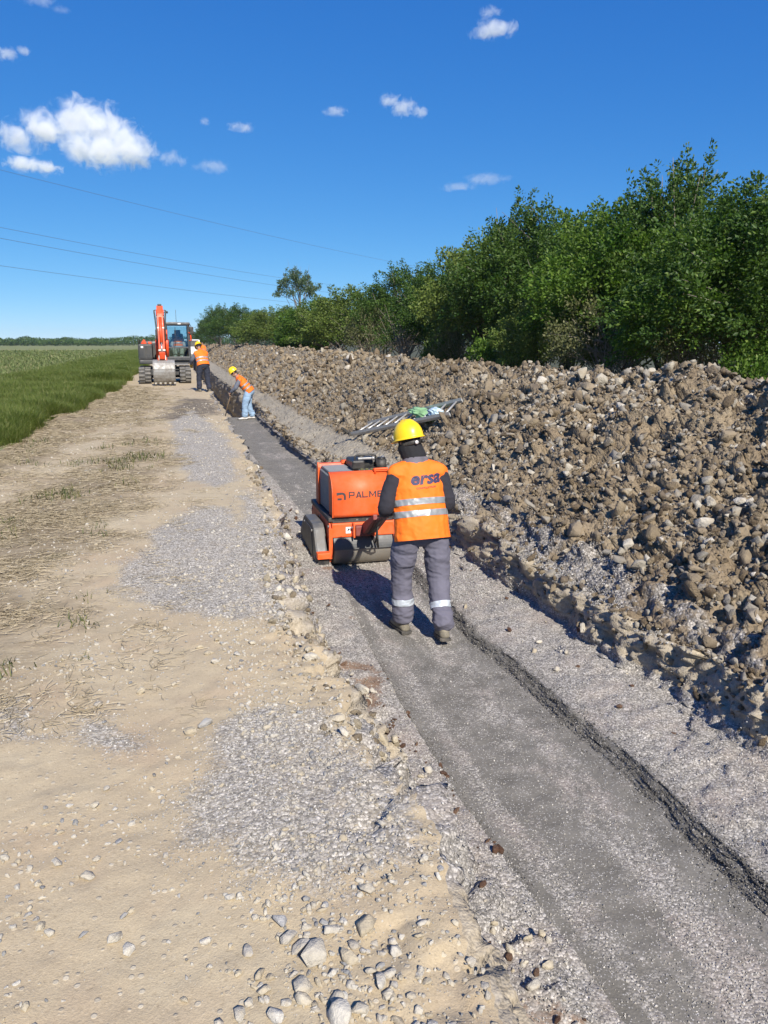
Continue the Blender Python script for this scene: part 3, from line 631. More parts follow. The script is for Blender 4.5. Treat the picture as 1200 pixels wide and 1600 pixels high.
dens = .40 + .5 * np.clip(fbm(P, .5, 3, 37), -1, 1) + .6 * np.clip(1 - np.abs(P[:, 0] - .35) / .5, 0, 1) * (P[:, 1] < 2.4) + .6 * ((P[:, 0] > .15) & (P[:, 1] > 3.3) & (P[:, 1] < 4.8)) + .3 * (P[:, 0] > .3) - .22 * ((P[:, 0] < .2) & (P[:, 1] < 6))
dens = dens * np.interp(P[:, 1], [4.5, 7], [1, .4]); keep = dens > RNG.random(n); P = P[keep]; n = len(P)
sz = .0045 * (.038 / .0045) ** (RNG.random(n) ** 2.1) * np.interp(P[:, 1], [2, 8, 20], [1, 1.15, 1.5]); P[:, 2] += sz * .08
size_i = np.where(RNG.random(n) < .12, 10 + RNG.integers(0, 4, n), RNG.integers(0, 10, n))
split_parts('stone', road, P, rnd_rot(n, .4), sz[:, None] * (1 + .2 * RNG.normal(size=(n, 3)).clip(-1, 1)), size_i, meshes, 170, 'stones')
# trench: pale lumps and red brown clods fallen on the chippings
n = 3400; Y = 1.3 * (15 / 1.3) ** RNG.random(n); s = np.where(RNG.random(n) < .72, 3.6 + 2.9 * RNG.random(n), 9.1 + 1.4 * RNG.random(n)); P = ground(Y, s); X0 = P[:, 0]
q = fbm(P, .55, 2, 39); cl = np.exp(-(((P[:, 0] - 1.0) / .3) ** 2 + ((P[:, 1] - 3.75) / .75) ** 2)) + .7 * np.exp(-(((P[:, 0] - 1.1) / .16) ** 2 + ((P[:, 1] - 2.2) / .5) ** 2)) + .6 * np.exp(-(((s - 5.2) / .6) ** 2 + ((P[:, 1] - 8.5) / 2.2) ** 2)) + .25 * np.exp(-((P[:, 0] - .95) / .2) ** 2)
keep = (q * .5 - .02 + cl * .75) > RNG.random(n); P = P[keep]; s = s[keep]; n = len(P)
brn = (fbm(P, .3, 2, 55) + .1 * RNG.normal(size=n)) > .05
sz = .012 * (.075 / .012) ** (RNG.random(n) ** 2.0) * np.interp(P[:, 1], [2, 8, 15], [1, 1.2, 1.6]); P[:, 2] += sz * .18
idx = np.where(brn, RNG.integers(0, 4, n), 4 + RNG.integers(0, 10, n))
split_parts('stone', trench, P, rnd_rot(n, .5), sz[:, None] * (1 + .2 * RNG.normal(size=(n, 3)).clip(-1, 1)), idx, BROWN_M + PALE_M + WHITE_M, 200, 'stones')
for x, y, sz in ((1.02, 2.72, .055), (1.12, 2.6, .06), (1.1, 2.25, .06), (1.16, 2.15, .05), (1.14, 1.95, .05), (2.62, 3.95, .06), (2.75, 3.6, .035)):
    p = ground([y], [s_of(x, y)])[0]; place_parts('clod', trench, [p + [0, 0, sz * .2]], [(.2, .1, x * 9)], [(sz, sz * .85, sz * .8)], BROWN_M, [int(x * 100) % 4])
M_TAN = mat_stone('tan_clod', [(0, (.26, .20, .13)), (.5, (.40, .33, .225)), (1, (.52, .45, .32))], .8, 9, dust=(.43, .35, .23)); TAN_M = [rock_mesh('tan_clod', 200 + i, 20, FL[i], M_TAN, .4, bev=.03) for i in range(4)]
n = 1700; Y = 2.9 * (11 / 2.9) ** RNG.random(n); s = road_s(n, 2.6, 4.8); P = ground(Y, s); sz = .018 * (.10 / .018) ** (RNG.random(n) ** 1.9); P[:, 2] += sz * .1
split_parts('clod', road, P, rnd_rot(n, .6), sz[:, None] * (1 + .25 * RNG.normal(size=(n, 3)).clip(-1, 1)), RNG.integers(0, 8, n), TAN_M + PALE_M[:4], 60, 'clods')
# chippings
def chip_field(n, y0, y1, s0, s1, a, b, keepf):
    Y = y0 * (y1 / y0) ** RNG.random(n); s = road_s(n, s0, s1) if s1 < 5 else s0 + (s1 - s0) * RNG.random(n); P = ground(Y, s); k = keepf(P, s) > RNG.random(n); P = P[k]
    m = len(P); sz = a + (b - a) * RNG.random(m) ** 1.6; P[:, 2] += sz * .12
    return P, rnd_rot(m, .7), sz[:, None] * (1 + .25 * RNG.normal(size=(m, 3)).clip(-1, 1)), RNG.integers(0, 6, m)
wid = lambda P, s: np.interp(s, [4.99, 5.02, 6, 6.02, 7, 7.02, 8, 8.02, 9, 9.02, 10, 10.01], [.35, .35, .35, .06, .06, .9, .9, .10, .10, .7, .7, .25])
C = [chip_field(150000, 1.25, 6.5, 4.6, 10.6, .006, .0145, lambda P, s: wid(P, s) * (1 - .80 * fines_mask(P[:, 0], P[:, 1], s)) * .9),
     chip_field(60000, 6.0, 14, 4.4, 10.6, .011, .024, lambda P, s: wid(P, s) * (1 - .88 * fines_mask(P[:, 0], P[:, 1], s)) * .8)]
scatter('chippings', *[np.concatenate(q) for q in zip(*C)], CHIP_M, trench)
C = [chip_field(130000, 1.25, 9, .4, 4.6, .006, .0135, lambda P, s: np.maximum(np.clip(gravel_mask(P[:, 0], P[:, 1]) * 1.25 - .05, 0, .9), ((s > 3.2) & (P[:, 1] < 3.2) & (P[:, 1] > 2.05)) * .8) * (P[:, 1] < 4) + (P[:, 1] >= 4) * np.clip(gravel_mask(P[:, 0], P[:, 1]) - .1, 0, .8))]
scatter('gravel', *[np.concatenate(q) for q in zip(*C)], CHIP_M, road)
C = [chip_field(45000, 2.0, 10, 11.0, 13.25, .008, .02, lambda P, s: np.clip(fbm(P, .9, 3, 97) * 1.6 + .55, 0, 1) * .95)]
scatter('gravel', *[np.concatenate(q) for q in zip(*C)], CHIP_M, heap)
M_CHIPD = mat_stone('damp_chipping', [(0, (.06, .058, .052)), (.6, (.12, .115, .105)), (.93, (.20, .19, .175)), (1, (.45, .43, .40))], .3, 4, dust=(.12, .11, .10)); DCHIP_M = [rock_mesh('dark_chip', 190 + i, 12, FL[i], M_CHIPD, .3) for i in range(6)]
C = [chip_field(26000, 1.25, 7, 7.9, 9.1, .007, .017, lambda P, s: np.exp(-((s - 8.5) / .5) ** 2) * .95), chip_field(4000, 7, 12, 8.0, 9.0, .012, .022, lambda P, s: .8 + 0 * s), chip_field(9000, 2.6, 5.5, 6.3, 7.05, .007, .015, lambda P, s: .55 + 0 * s)]
scatter('damp_chippings', *[np.concatenate(q) for q in zip(*C)], DCHIP_M, trench)
# ------------------------------------------------------------------ fields
def sheet(name, xs, ys, zf, mat):
    xx, yy = np.meshgrid(xs, ys, indexing='xy'); n, m = xx.shape; z = zf(xx, yy)
    i = np.arange(n * m).reshape(n, m); F = np.stack([i[:-1, :-1], i[:-1, 1:], i[1:, 1:], i[1:, :-1]], -1).reshape(-1, 4)
    return link(name, mesh_np(name, np.stack([xx.ravel(), yy.ravel(), z.ravel()], 1), F), mat)
def mat_field():
    t = NT('young_crop'); oc = t.coord()
    mp = t.n('ShaderNodeMapping'); mp.inputs['Scale'].default_value = (.018, .10, 1); t.l(oc, mp.inputs[0])
    n1 = t.noise(1, 5, .6, mp.outputs[0]); n2 = t.noise(.6, 5, .65, oc); n3 = t.noise(5, 4, .7, oc)
    g = t.mix(t.mapr(n2, .3, .7), (.105, .15, .045), (.165, .20, .075)); g = t.mix(t.mapr(n3, .4, .7, 0, .5), g, (.18, .19, .085))
    soil = t.mix(t.mapr(n3, .3, .7), (.27, .23, .13), (.36, .31, .19))
    f = t.mapr(t.math('ADD', n1, t.math('MULTIPLY', t.math('SUBTRACT', n3, .5), .35)), .50, .66, .12, .85)
    return t.fin(t.mix(f, g, soil), .95, t.bump(n3, .6, .08), Specular_IOR_Level=.1)
M_FIELD = mat_field()
Yf = np.concatenate([YR[YR < 110][::3], YR[YR >= 110]])
off = -np.concatenate([[0], np.geomspace(.4, 2500, 40)])[::-1]
V = []
for Yv in Yf:
    xe = float(np.interp(Yv, TY, TXE)); V.append(np.stack([xe + off, np.full(len(off), Yv), -.03 * np.clip(-off / .5, 0, 1) * (Yv > -13)], 1))
V = np.concatenate(V); n, m = len(Yf), len(off); i = np.arange(n * m).reshape(n, m)
F = np.stack([i[:-1, :-1], i[:-1, 1:], i[1:, 1:], i[1:, :-1]], -1).reshape(-1, 4)
tag(link('field', mesh_np('field', V, F), M_FIELD), 'wide flat field of young green crop with dry soil streaks', kind='structure')
tag(sheet('field', np.linspace(-2500, 2500, 12), np.array([YR[-1], 1200, 2500, 6000]), lambda x, y: 0 * x, M_FIELD), 'far end of the flat field at the horizon', kind='structure')
tag(sheet('field', np.linspace(-2500, 2500, 12), np.array([-2500, -400, -12.]), lambda x, y: 0 * x, M_FIELD), 'flat field behind the viewpoint', kind='structure')
def mat_meadow():
    t = NT('meadow'); n = t.noise(1.5, 5, .7); return t.fin(t.mix(t.mapr(n, .3, .7), (.03, .04, .015), (.09, .085, .04)), .95, t.bump(n, .6, .1))
tag(sheet('ground', np.array([8.6, 12, 20, 60, 400, 2500]), YR[::6].tolist() + [YR[-1]], lambda x, y: .1 * np.clip((12 - x) / 3.4, 0, 1), mat_meadow()), 'rough ground under the trees behind the spoil', kind='structure')
# grass blades
def mat_leaf(name, stops, trans=.35, spec=.35, rough=.5):
    t = NT(name); g = t.n('ShaderNodeNewGeometry'); oi = t.n('ShaderNodeObjectInfo')
    r = t.math('FRACT', t.math('ADD', g.outputs['Random Per Island'], oi.outputs['Random']))
    c = t.ramp(r, stops); n = t.noise(.7, 3, .5); c = t.mix(t.mapr(n, .4, .7, 0, .35), c, hue(stops[-1][1], 1.15))
    t.fin(c, rough, Specular_IOR_Level=spec)
    tr = t.n('ShaderNodeBsdfTranslucent'); t.l(t.mix(1.0, c, (1.1, 1.25, .55), 'MULTIPLY'), tr.inputs[0])
    mx = t.n('ShaderNodeMixShader'); mx.inputs[0].default_value = trans; t.l(t.b.outputs[0], mx.inputs[1]); t.l(tr.outputs[0], mx.inputs[2]); t.l(mx.outputs[0], t.out.inputs[0])
    return t.m
def tuft(name, seed, nb, h, spread, mat, wid=.008, lean=.5, seg=3):
    r = np.random.default_rng(seed); V = []; F = []
    for b in range(nb):
        a = r.random() * 6.283; d = np.array([math.cos(a), math.sin(a)]); p = r.normal(size=2) * spread; hh = h * (.45 + .6 * r.random()); ln = lean * (.3 + r.random()); w0 = wid * (.7 + .6 * r.random()); q = np.array([-d[1], d[0]])
        o = len(V)
        for k in range(seg + 1):
            t = k / seg; c = p + d * ln * hh * t * t; z = hh * t * (1 - .25 * ln * t); ww = w0 * (1 - t) ** .7 if k < seg else 0
            if k < seg: V += [(*(c - q * ww), z), (*(c + q * ww), z)]
            else: V.append((*c, z))
        for k in range(seg - 1): F.append((o + 2 * k, o + 2 * k + 1, o + 2 * k + 3, o + 2 * k + 2))
        F.append((o + 2 * seg - 2, o + 2 * seg - 1, o + 2 * seg))
    me = bpy.data.meshes.new(name); me.from_pydata(V, [], F); me.materials.append(mat); me.polygons.foreach_set('use_smooth', [True] * len(me.polygons)); me.update(); return me
M_GRASS = mat_leaf('meadow_grass', [(0, (.105, .155, .028)), (.5, (.155, .215, .040)), (.85, (.215, .245, .065)), (1, (.36, .32, .15))], .5, .25)
M_CROP = mat_leaf('crop_leaf', [(0, (.12, .175, .05)), (.7, (.185, .23, .08)), (1, (.32, .28, .15))], .35, .2)
M_STRAW = mat_leaf('dry_straw', [(0, (.17, .135, .085)), (.5, (.31, .255, .165)), (1, (.47, .40, .28))], .1, .2, .6)
M_WEED = mat_leaf('weed', [(0, (.05, .075, .02)), (.6, (.09, .11, .035)), (1, (.22, .19, .09))], .2, .2)
GRASS_M = [tuft('grass_tuft', 300 + i, 34, .62, .11, M_GRASS, .0075, .55) for i in range(4)]
CROP_M = [tuft('crop_tuft', 310 + i, 26, .26, .22, M_CROP, .016, .6, 2) for i in range(3)]
def up_rot(n): r = RNG.normal(size=(n, 3)) * .06; r[:, 2] = RNG.random(n) * 6.283; return r
n = 60000; Y = 7.0 * (160 / 7.0) ** (RNG.random(n) ** .9); xe = np.interp(Y, TY, TXE); wdt = np.interp(Y, [7, 40, 160], [5.2, 5.8, 6.5])
u = RNG.random(n) ** 1.5; x = xe - .08 - u * wdt - .25 * np.clip(fbm(np.stack([Y, 0 * Y, 0 * Y], 1), 1.3, 2, 201), -.5, 1)
P = np.stack([x, Y, 0 * x - .02], 1); hgt = (.62 + .35 * fbm(P, 1.4, 2, 202)) * np.interp(u, [0, .03, .12, .8, 1], [.7, .95, 1.1, .85, .5]) ; keep = in_view(P + [0, 0, .3], .15) & (RNG.random(n) < np.interp(Y, [7, 25, 160], [1, .8, .9]))
P = P[keep]; h = hgt[keep].clip(.25, 1.3); sc = np.stack([h * np.interp(P[:, 1], [7, 30, 160], [1, 1.5, 4.5])] * 2 + [h * .95], 1)
scatter('tall_grass', P, up_rot(len(P)), sc, RNG.integers(0, 4, len(P)), GRASS_M, None, 'belt of tall green grass between the crop field and the dirt track')
n = 26000; Y = 14 * (170 / 14) ** RNG.random(n); xe = np.interp(Y, TY, TXE); x = xe - np.interp(Y, [7, 40, 160], [4.6, 5.2, 5.6]) - RNG.random(n) ** 1.3 * np.interp(Y, [14, 170], [12, 90])
P = np.stack([x, Y, 0 * x - .03], 1); Qn = fbm(P * np.array([.25, 1.6, 1]), 9, 3, 205); keep = in_view(P, .05) & (Qn + .5 * RNG.normal(size=n) < .25); P = P[keep]; k = np.interp(P[:, 1], [14, 60, 170], [.9, 2.0, 4.5]) * (.7 + .6 * RNG.random(len(P)))
scatter('crop', P, up_rot(len(P)), np.stack([k, k, .8 * np.minimum(k, 1.4)], 1), RNG.integers(0, 3, len(P)), CROP_M, None, 'low young crop plants covering the field')
# straw and weeds on the track
def straw(name, seed, nb, L):
    r = np.random.default_rng(seed); V = []; F = []
    for b in range(nb):
        a = r.random() * 6.283; d = np.array([math.cos(a), math.sin(a), r.normal() * .12]); q = np.array([-d[1], d[0], 0]) * .0011; p = np.append(r.normal(size=2) * .07, .006 + .01 * r.random()); l = L * (.4 + r.random()); bend = np.array([-d[1], d[0], 0]) * r.normal() * l * .15
        o = len(V)
        for tt in (0, .5, 1): c = p + d * l * (tt - .5) + bend * (4 * tt * (1 - tt)); c[2] = max(c[2], .002); V += [tuple(c - q), tuple(c + q + np.array([0, 0, .002]))]
        F += [(o, o + 1, o + 3, o + 2), (o + 2, o + 3, o + 5, o + 4)]
    me = bpy.data.meshes.new(name); me.from_pydata(V, [], F); me.materials.append(M_STRAW); return me
n = 9000; Y = 3.2 * (32 / 3.2) ** RNG.random(n); s = .02 + 1.75 * RNG.random(n); P = ground(Y, s); dn = np.maximum(mask(P[:, 0], P[:, 1], STRAW, .8, .5, 80), np.exp(-((P[:, 0] + 2.35) / .3) ** 2)) * np.clip(.45 + .8 * fbm(P, .5, 3, 211), .05, 1) + .03
P = P[dn > RNG.random(n)]; k = np.interp(P[:, 1], [3, 12, 32], [.9, 1.3, 2.0])[:, None] * np.ones((1, 3)); rr = up_rot(len(P)) * [.3, .3, 1]
scatter('straw', P, rr, k, RNG.integers(0, 3, len(P)), [straw('straw_bit', 320 + i, 22, .08) for i in range(3)], road)
WEED_M = [tuft('weed_tuft', 330 + i, 14, .07, .05, M_WEED, .004, 1.1, 2) for i in range(3)]
n = 1500; Y = 3.4 * (14 / 3.4) ** RNG.random(n); s = .1 + 1.3 * RNG.random(n); P = ground(Y, s); dn = mask(P[:, 0], P[:, 1], STRAW, .8, .5, 80) * np.clip(fbm(P, .6, 3, 213) * 2.2 - .35, 0, .9)
P = P[dn > RNG.random(n)]; k = (.6 + .8 * RNG.random((len(P), 1))) * np.interp(P[:, 1], [3, 12], [.8, 1.6])[:, None] * np.ones((1, 3))
scatter('weeds', P, up_rot(len(P)), k, RNG.integers(0, 3, len(P)), WEED_M, road)

# ------------------------------------------------------------------ trees
def leaf_quads(C, N_, D, L, W):
    """folded leaves: base C, direction D, normal N_"""
    B = np.cross(N_, D); m = C + D * (L * .45)[:, None]
    a = C; b = m + B * (W * .5)[:, None] + N_ * (W * .12)[:, None]; c = C + D * L[:, None]; d = m - B * (W * .5)[:, None] + N_ * (W * .12)[:, None]
    V = np.stack([a, b, c, d], 1).reshape(-1, 3); F = np.arange(len(C) * 4).reshape(-1, 4); return V, F
def unit(v): return v / np.maximum(np.linalg.norm(v, axis=-1, keepdims=True), 1e-9)
def crown(name, seed, mat, W=2.0, H=4.0, z0=.5, shoots=170, per=110, L=.085, up=.55, slen=1.0, egg=.5, gap=.0, spread=.2):
    """shoots fan out of an uneven volume, each carries leaves along its length"""
    r = np.random.default_rng(seed); LV = []; LF = []; k = 0; starts = []
    lob = unit(r.normal(size=(9, 3))); lw = .75 + .45 * r.random(9)
    for s_ in range(shoots):
        d = unit(r.normal(size=3)); d[2] = abs(d[2]) * 1.0 - .35 * (r.random() < .75); d = unit(d)
        rad_ = 1 + .28 * (np.max((lob @ d) * lw) - .85)
        q = (.45 + .5 * r.random() ** .6) * rad_
        if gap and r.random() < gap * (vnoise(np.array([d * 1.7]), seed)[0] > 0): continue
        zc = z0 + H * (egg + (1 - egg) * d[2] * q) if d[2] > 0 else z0 + H * egg * (1 + d[2] * q)
        taper = 1.0 if d[2] < .2 else (1 - .35 * (d[2] - .2))
        p = np.array([d[0] * q * W * taper, d[1] * q * W * taper, zc]); starts.append(p)
        dd = unit(d * (1 - up) + np.array([0, 0, up]) + r.normal(size=3) * .28); l = slen * (.45 + .75 * r.random())
        n_ = int(per * (.6 + .8 * r.random())); t = r.random(n_) ** .85
        ax = p + dd * l * (t - .35)[:, None] + np.array([0, 0, -.15 * l]) * (t ** 2)[:, None] * (r.random() < .5)
        rr = spread * (1.15 - .75 * t) * (.5 + r.random(n_)); od = unit(r.normal(size=(n_, 3)) + dd * .6); C = ax + od * rr[:, None]
        D = unit(od * .8 + dd * .5 + r.normal(size=(n_, 3)) * .5 + np.array([0, 0, -.2])); Nn = unit(np.cross(D, r.normal(size=(n_, 3)))); flip = Nn[:, 2] < 0; Nn[flip & (r.random(n_) < .8)] *= -1
        Ls = L * (.6 + .7 * r.random(n_)); V, F = leaf_quads(C, Nn, D, Ls, Ls * .58); LV.append(V); LF.append(F + k); k += len(V)
    me = mesh_np(name, np.concatenate(LV), np.concatenate(LF), False); me.materials.append(mat); return me, np.array(starts)
def mat_bark(name, a, b):
    t = NT(name); n = t.noise(9, 6, .7); return t.fin(t.mix(t.mapr(n, .3, .7), a, b), .95, t.bump(n, .6, .03))
M_BARK = mat_bark('grey_bark', (.10, .085, .065), (.24, .21, .17)); M_DEADWOOD = mat_bark('bare_wood', (.20, .165, .12), (.36, .31, .24))
def trunk(name, seed, H, W, starts, mat, stems=3, r0=.07, nb=26, z0=.0):
    r = random.Random(seed); b = MB(); tips = []
    for s_ in range(stems):
        a = r.uniform(0, 6.28); lean = r.uniform(.1, .45) * W; p = [Vector((r.gauss(0, .12), r.gauss(0, .12), z0 - .1))]; hh = H * r.uniform(.55, .8)
        for k in range(1, 6): t = k / 5; p.append(Vector((math.cos(a) * lean * t + r.gauss(0, .07), math.sin(a) * lean * t + r.gauss(0, .07), hh * t)))
        rr = r0 * r.uniform(.7, 1.1); b.tube(p, [rr * (1 - .8 * k / 5) for k in range(6)], 7); tips.append((p, rr))
    idx = list(range(len(starts))); r.shuffle(idx)
    for i in idx[:nb]:
        e = Vector(starts[i]); p, rr = min(tips, key=lambda q: (q[0][3] - e).length); k = r.choice((1, 2, 3, 4)); s0 = p[k]
        if e.z < s0.z - .2: s0 = p[max(0, k - 2)]
        mid = (s0 + e) * .5 + Vector((r.gauss(0, .12), r.gauss(0, .12), r.uniform(-.1, .2))); b.tube([s0, mid, e, e + (e - mid) * .5], [rr * .38, rr * .26, rr * .13, .004], 5)
    m_ = b.mesh(name); m_.materials.append(mat); return m_
G1 = mat_leaf('leaf_dark_green', [(0, (.024, .056, .009)), (.5, (.040, .090, .014)), (.85, (.066, .130, .020)), (1, (.125, .185, .036))], .34, .3, .5)
G2 = mat_leaf('leaf_fresh_green', [(0, (.036, .085, .010)), (.5, (.068, .145, .017)), (.85, (.125, .215, .030)), (1, (.19, .26, .05))], .42, .3, .5)
G3 = mat_leaf('leaf_yellow_green', [(0, (.065, .105, .018)), (.5, (.105, .160, .028)), (1, (.17, .21, .05))], .3, .3)
G4 = mat_leaf('leaf_olive', [(0, (.060, .075, .026)), (.5, (.105, .12, .045)), (1, (.18, .18, .085))], .25, .2)
G5 = mat_leaf('leaf_blue_green', [(0, (.045, .085, .035)), (.6, (.075, .125, .055)), (1, (.13, .175, .09))], .3, .3)
KIND = {}
def kind(key, seed, mat, bark, tr=None, **kw):
    cm, st = crown('crown_' + key, seed, mat, **kw); tm = trunk('trunk_' + key, seed, kw['H'] + kw.get('z0', .5), kw['W'], st, bark, **(tr or {})); V = get_co(cm); KIND[key] = (cm, tm, float(V[:, 2].max()), float(np.percentile(np.abs(V[:, :2]), 97)))
kind('broad', 1, G1, M_BARK, W=2.1, H=4.6, z0=.3, shoots=300, per=125, L=.082, up=.45, slen=1.1)
kind('fresh', 2, G2, M_BARK, W=1.9, H=4.2, z0=.3, shoots=280, per=125, L=.085, up=.25, slen=.9, spread=.24)
kind('spiky', 3, G1, M_BARK, W=1.8, H=4.4, z0=.3, shoots=300, per=115, L=.075, up=.7, slen=1.1, spread=.15)
kind('round', 4, G3, M_BARK, W=2.2, H=3.6, z0=.2, shoots=270, per=115, L=.085, up=.35, slen=.9)
kind('airy', 5, G5, M_BARK, tr=dict(stems=1, r0=.10), W=1.5, H=3.0, z0=3.6, shoots=90, per=90, L=.12, up=.25, slen=.8, gap=.5)
kind('olive', 6, G4, M_DEADWOOD, tr=dict(stems=5, r0=.045, nb=60), W=1.6, H=2.4, z0=.3, shoots=110, per=70, L=.075, up=.45, slen=.9)
kind('low', 7, G2, M_BARK, W=1.1, H=1.4, z0=.1, shoots=90, per=90, L=.085, up=.35, slen=.6)
kind('bare', 8, G1, M_DEADWOOD, tr=dict(stems=7, r0=.05, nb=70), W=1.5, H=3.6, z0=1.2, shoots=70, per=60, L=.085, up=.6, slen=.9, egg=.35)
def tree(key, px, py_top, X, wpx, label, name='tree', group=None, rz=None, base=.1, cat='tree'):
    """px: bearing of the trunk in the photo, py_top: its top, X: distance from the trench line, wpx: crown width"""
    dx = (px - 600) / 1200; dy = (800 - py_top) / 1200; d = _f + _r * dx + _u * dy; tt = X / d[0]; p = CAMP + d * tt
    cm, tm, H, HW = KIND[key]; dist = math.hypot(p[0], p[1]); h = p[2] - base; sz = h / H; sx = wpx / 1200 * dist * math.cos(rad(5)) / (2 * HW)
    o = thing(name, label, cat, (p[0], p[1], base), random.uniform(0, 6.28) if rz is None else rz, group); o.scale = (sx, sx, sz)
    link('trunk', tm, None, o); link('crown', cm, None, o); return o
HG = 'trees and bushes of the hedge behind the spoil bank'
for a in (
 ('broad', 1215, 252, 9.6, 330, 'dense dark tree cut off by the right edge, taller than its neighbours'),
 ('spiky', 1068, 222, 10.6, 230, 'tallest tree of the hedge, dark with upright feathery shoots'),
 ('fresh', 1130, 330, 9.2, 250, 'bright leafed tree in front of the tallest tree'),
 ('fresh', 985, 300, 10.0, 260, 'broad bright green tree between the tallest tree and the spiky one'),
 ('spiky', 838, 292, 10.4, 220, 'dark tree with spiky upright shoots where the hedge steps up'),
 ('broad', 905, 318, 10.8, 240, 'dark tree filling the hedge just right of the spiky shoots'),
 ('round', 770, 345, 10.2, 210, 'rounded yellowish green tree on the left shoulder of the tall hedge'),
 ('broad', 720, 392, 10.6, 170, 'dark tree at the foot of the step in the hedge'),
 ('spiky', 632, 402, 10.4, 150, 'dark tree with bare grey lower branches and a thin top'),
 ('round', 560, 442, 10.0, 180, 'wide bush with yellowish leaves left of the bare branches'),
 ('fresh', 505, 462, 9.6, 140, 'low bright bush below the lone pale tree'),
 ('round', 440, 474, 9.2, 130, 'round yellow green bush in the low part of the hedge'),
 ('spiky', 372, 472, 8.0, 90, 'dark feathery tree near the far end of the hedge'),
 ('spiky', 340, 472, 7.2, 60, 'dark green tree that ends the hedge beside the excavator'),
 ('broad', 408, 482, 8.8, 80, 'small dark tree between the feathery one and the round bush'),
 ('broad', 318, 514, 6.0, 50, 'distant low dark trees beside the trench end'),
): tree(*a, group=HG)
tree('airy', 462, 414, 14.5, 60, 'lone pale tree standing taller behind the low hedge', group=HG)
for a in (
 ('olive', 962, 440, 8.9, 190, 'thin olive bush with tangled grey twigs in front of the bright tree', 'bush'),
 ('bare', 640, 468, 9.0, 120, 'bush of bare grey stems in front of a dark tree', 'bush'),
 ('low', 795, 488, 8.8, 100, 'low bright bush at the spoil crest below the spiky tree', 'bush'),
 ('low', 690, 515, 8.8, 60, 'small bright bush beside the bare grey stems', 'bush'),
 ('olive', 1105, 420, 8.9, 180, 'dry olive bush with a leaning bare branch near the right edge', 'bush'),
 ('low', 1180, 530, 8.7, 120, 'small green bush at the right edge on the spoil crest', 'bush'),
 ('low', 470, 498, 8.6, 70, 'small bright bush low in front of the round bush', 'bush'),
 ('olive', 585, 475, 8.9, 90, 'thin brownish bush left of the bare grey stems', 'bush'),
 ('olive', 728, 500, 9.4, 110, 'thin greyish bush filling the gap right of the small bright bush', 'bush'),
 ('round', 880, 430, 9.0, 170, 'leafy bush leaning over the crest beside the thin olive bush', 'bush'),
): tree(*a[:5], a[5], a[6], HG, cat='bush')
for px, py, X, wp, lb in ((1150, 300, 13.5, 330, 'dark tree half hidden behind the tallest tree'), (1010, 345, 13.5, 300, 'dark tree behind the broad bright green tree'), (900, 360, 13.5, 280, 'dark tree half hidden behind the thin olive bush and its neighbours'), (790, 400, 13.5, 240, 'dark tree showing behind the rounded yellowish tree'), (690, 440, 13.5, 200, 'dark tree hidden behind the foot of the step in the hedge'), (600, 460, 13.5, 180, 'dark tree behind the bare grey stems'), (525, 475, 12.5, 150, 'dark tree behind the low bright bush'), (1260, 330, 13, 380, 'dark tree behind the dense one at the right edge')):
    tree('broad', px, py, X, wp, lb, group='second row of trees behind the hedge')
# far treeline
r = np.random.default_rng(77); LV = []; LF = []; k = 0
for i in range(130):
    az = rad(15.2) + math.atan((-640 + 1.0 * i * 8.6) / 1200); dist = r.uniform(400, 470); c = np.array([math.sin(az) * dist, math.cos(az) * dist, 0]); hh = (3.6 + 2.2 * max(0, vnoise(np.array([[i * .21, 3, 1]]), 5)[0]) + r.uniform(0, 1.6)) * .95; ww = r.uniform(2.5, 5)
    n_ = 420; d = unit(r.normal(size=(n_, 3))); q = (.6 + .45 * r.random(n_))[:, None]; C = c + d * q * [ww, ww, hh * .5] + [0, 0, hh * .5]; C[:, 2] = np.abs(C[:, 2])
    V, F = leaf_quads(C, unit(d + r.normal(size=(n_, 3)) * .5), unit(np.cross(d, r.normal(size=(n_, 3)))), np.full(n_, .75), np.full(n_, .6)); LV.append(V); LF.append(F + k); k += len(V)
tag(link('treeline', mesh_np('treeline', np.concatenate(LV), np.concatenate(LF), False), G1), 'far dark line of trees along the edge of the field', kind='stuff')
# ------------------------------------------------------------------ people
M_SKIN = None
def mat_skin():
    t = NT('skin'); n = t.noise(40, 4); return t.fin(t.mix(n, (.30, .165, .105), (.38, .22, .145)), .5, t.bump(n, .1, .002), Subsurface_Weight=.08)
M_SKIN = mat_skin()
M_VEST = cloth('vest_orange', (.88, .165, .006), .05, .75, 18, .2)
M_NAVY = cloth('dark_sleeve', (.020, .019, .026), .2); M_GREYSLEEVE = cloth('grey_sleeve', (.11, .12, .15), .2); M_BLACK = cloth('black_cloth', (.012, .012, .014), .2)
M_TROUSER = cloth('grey_workwear', (.118, .114, .148), .14); M_DARKTR = cloth('navy_trousers', (.020, .024, .040), .2); M_JEANS = cloth('pale_jeans', (.23, .335, .46), .25, .85, 25)
M_BOOT = painted('dusty_boot', (.13, .115, .085), .8, (.30, .27, .20), .9, 0, 14); M_SOLE = painted('boot_sole', (.03, .03, .03), .8, (.25, .22, .17), .6)
M_SHOE = painted('pale_shoe', (.55, .54, .52), .7, (.35, .30, .22), .4); M_HELMET = painted('helmet_yellow', (.86, .56, .008), .32, (.45, .35, .15), .12, 0, 6)
M_BAND = painted('reflective_tape', (.27, .29, .30), .4, (.30, .28, .25), .5, .25, 25); M_BANDW = painted('pale_tape', (.48, .53, .58), .4, (.40, .38, .34), .3, .2, 25)
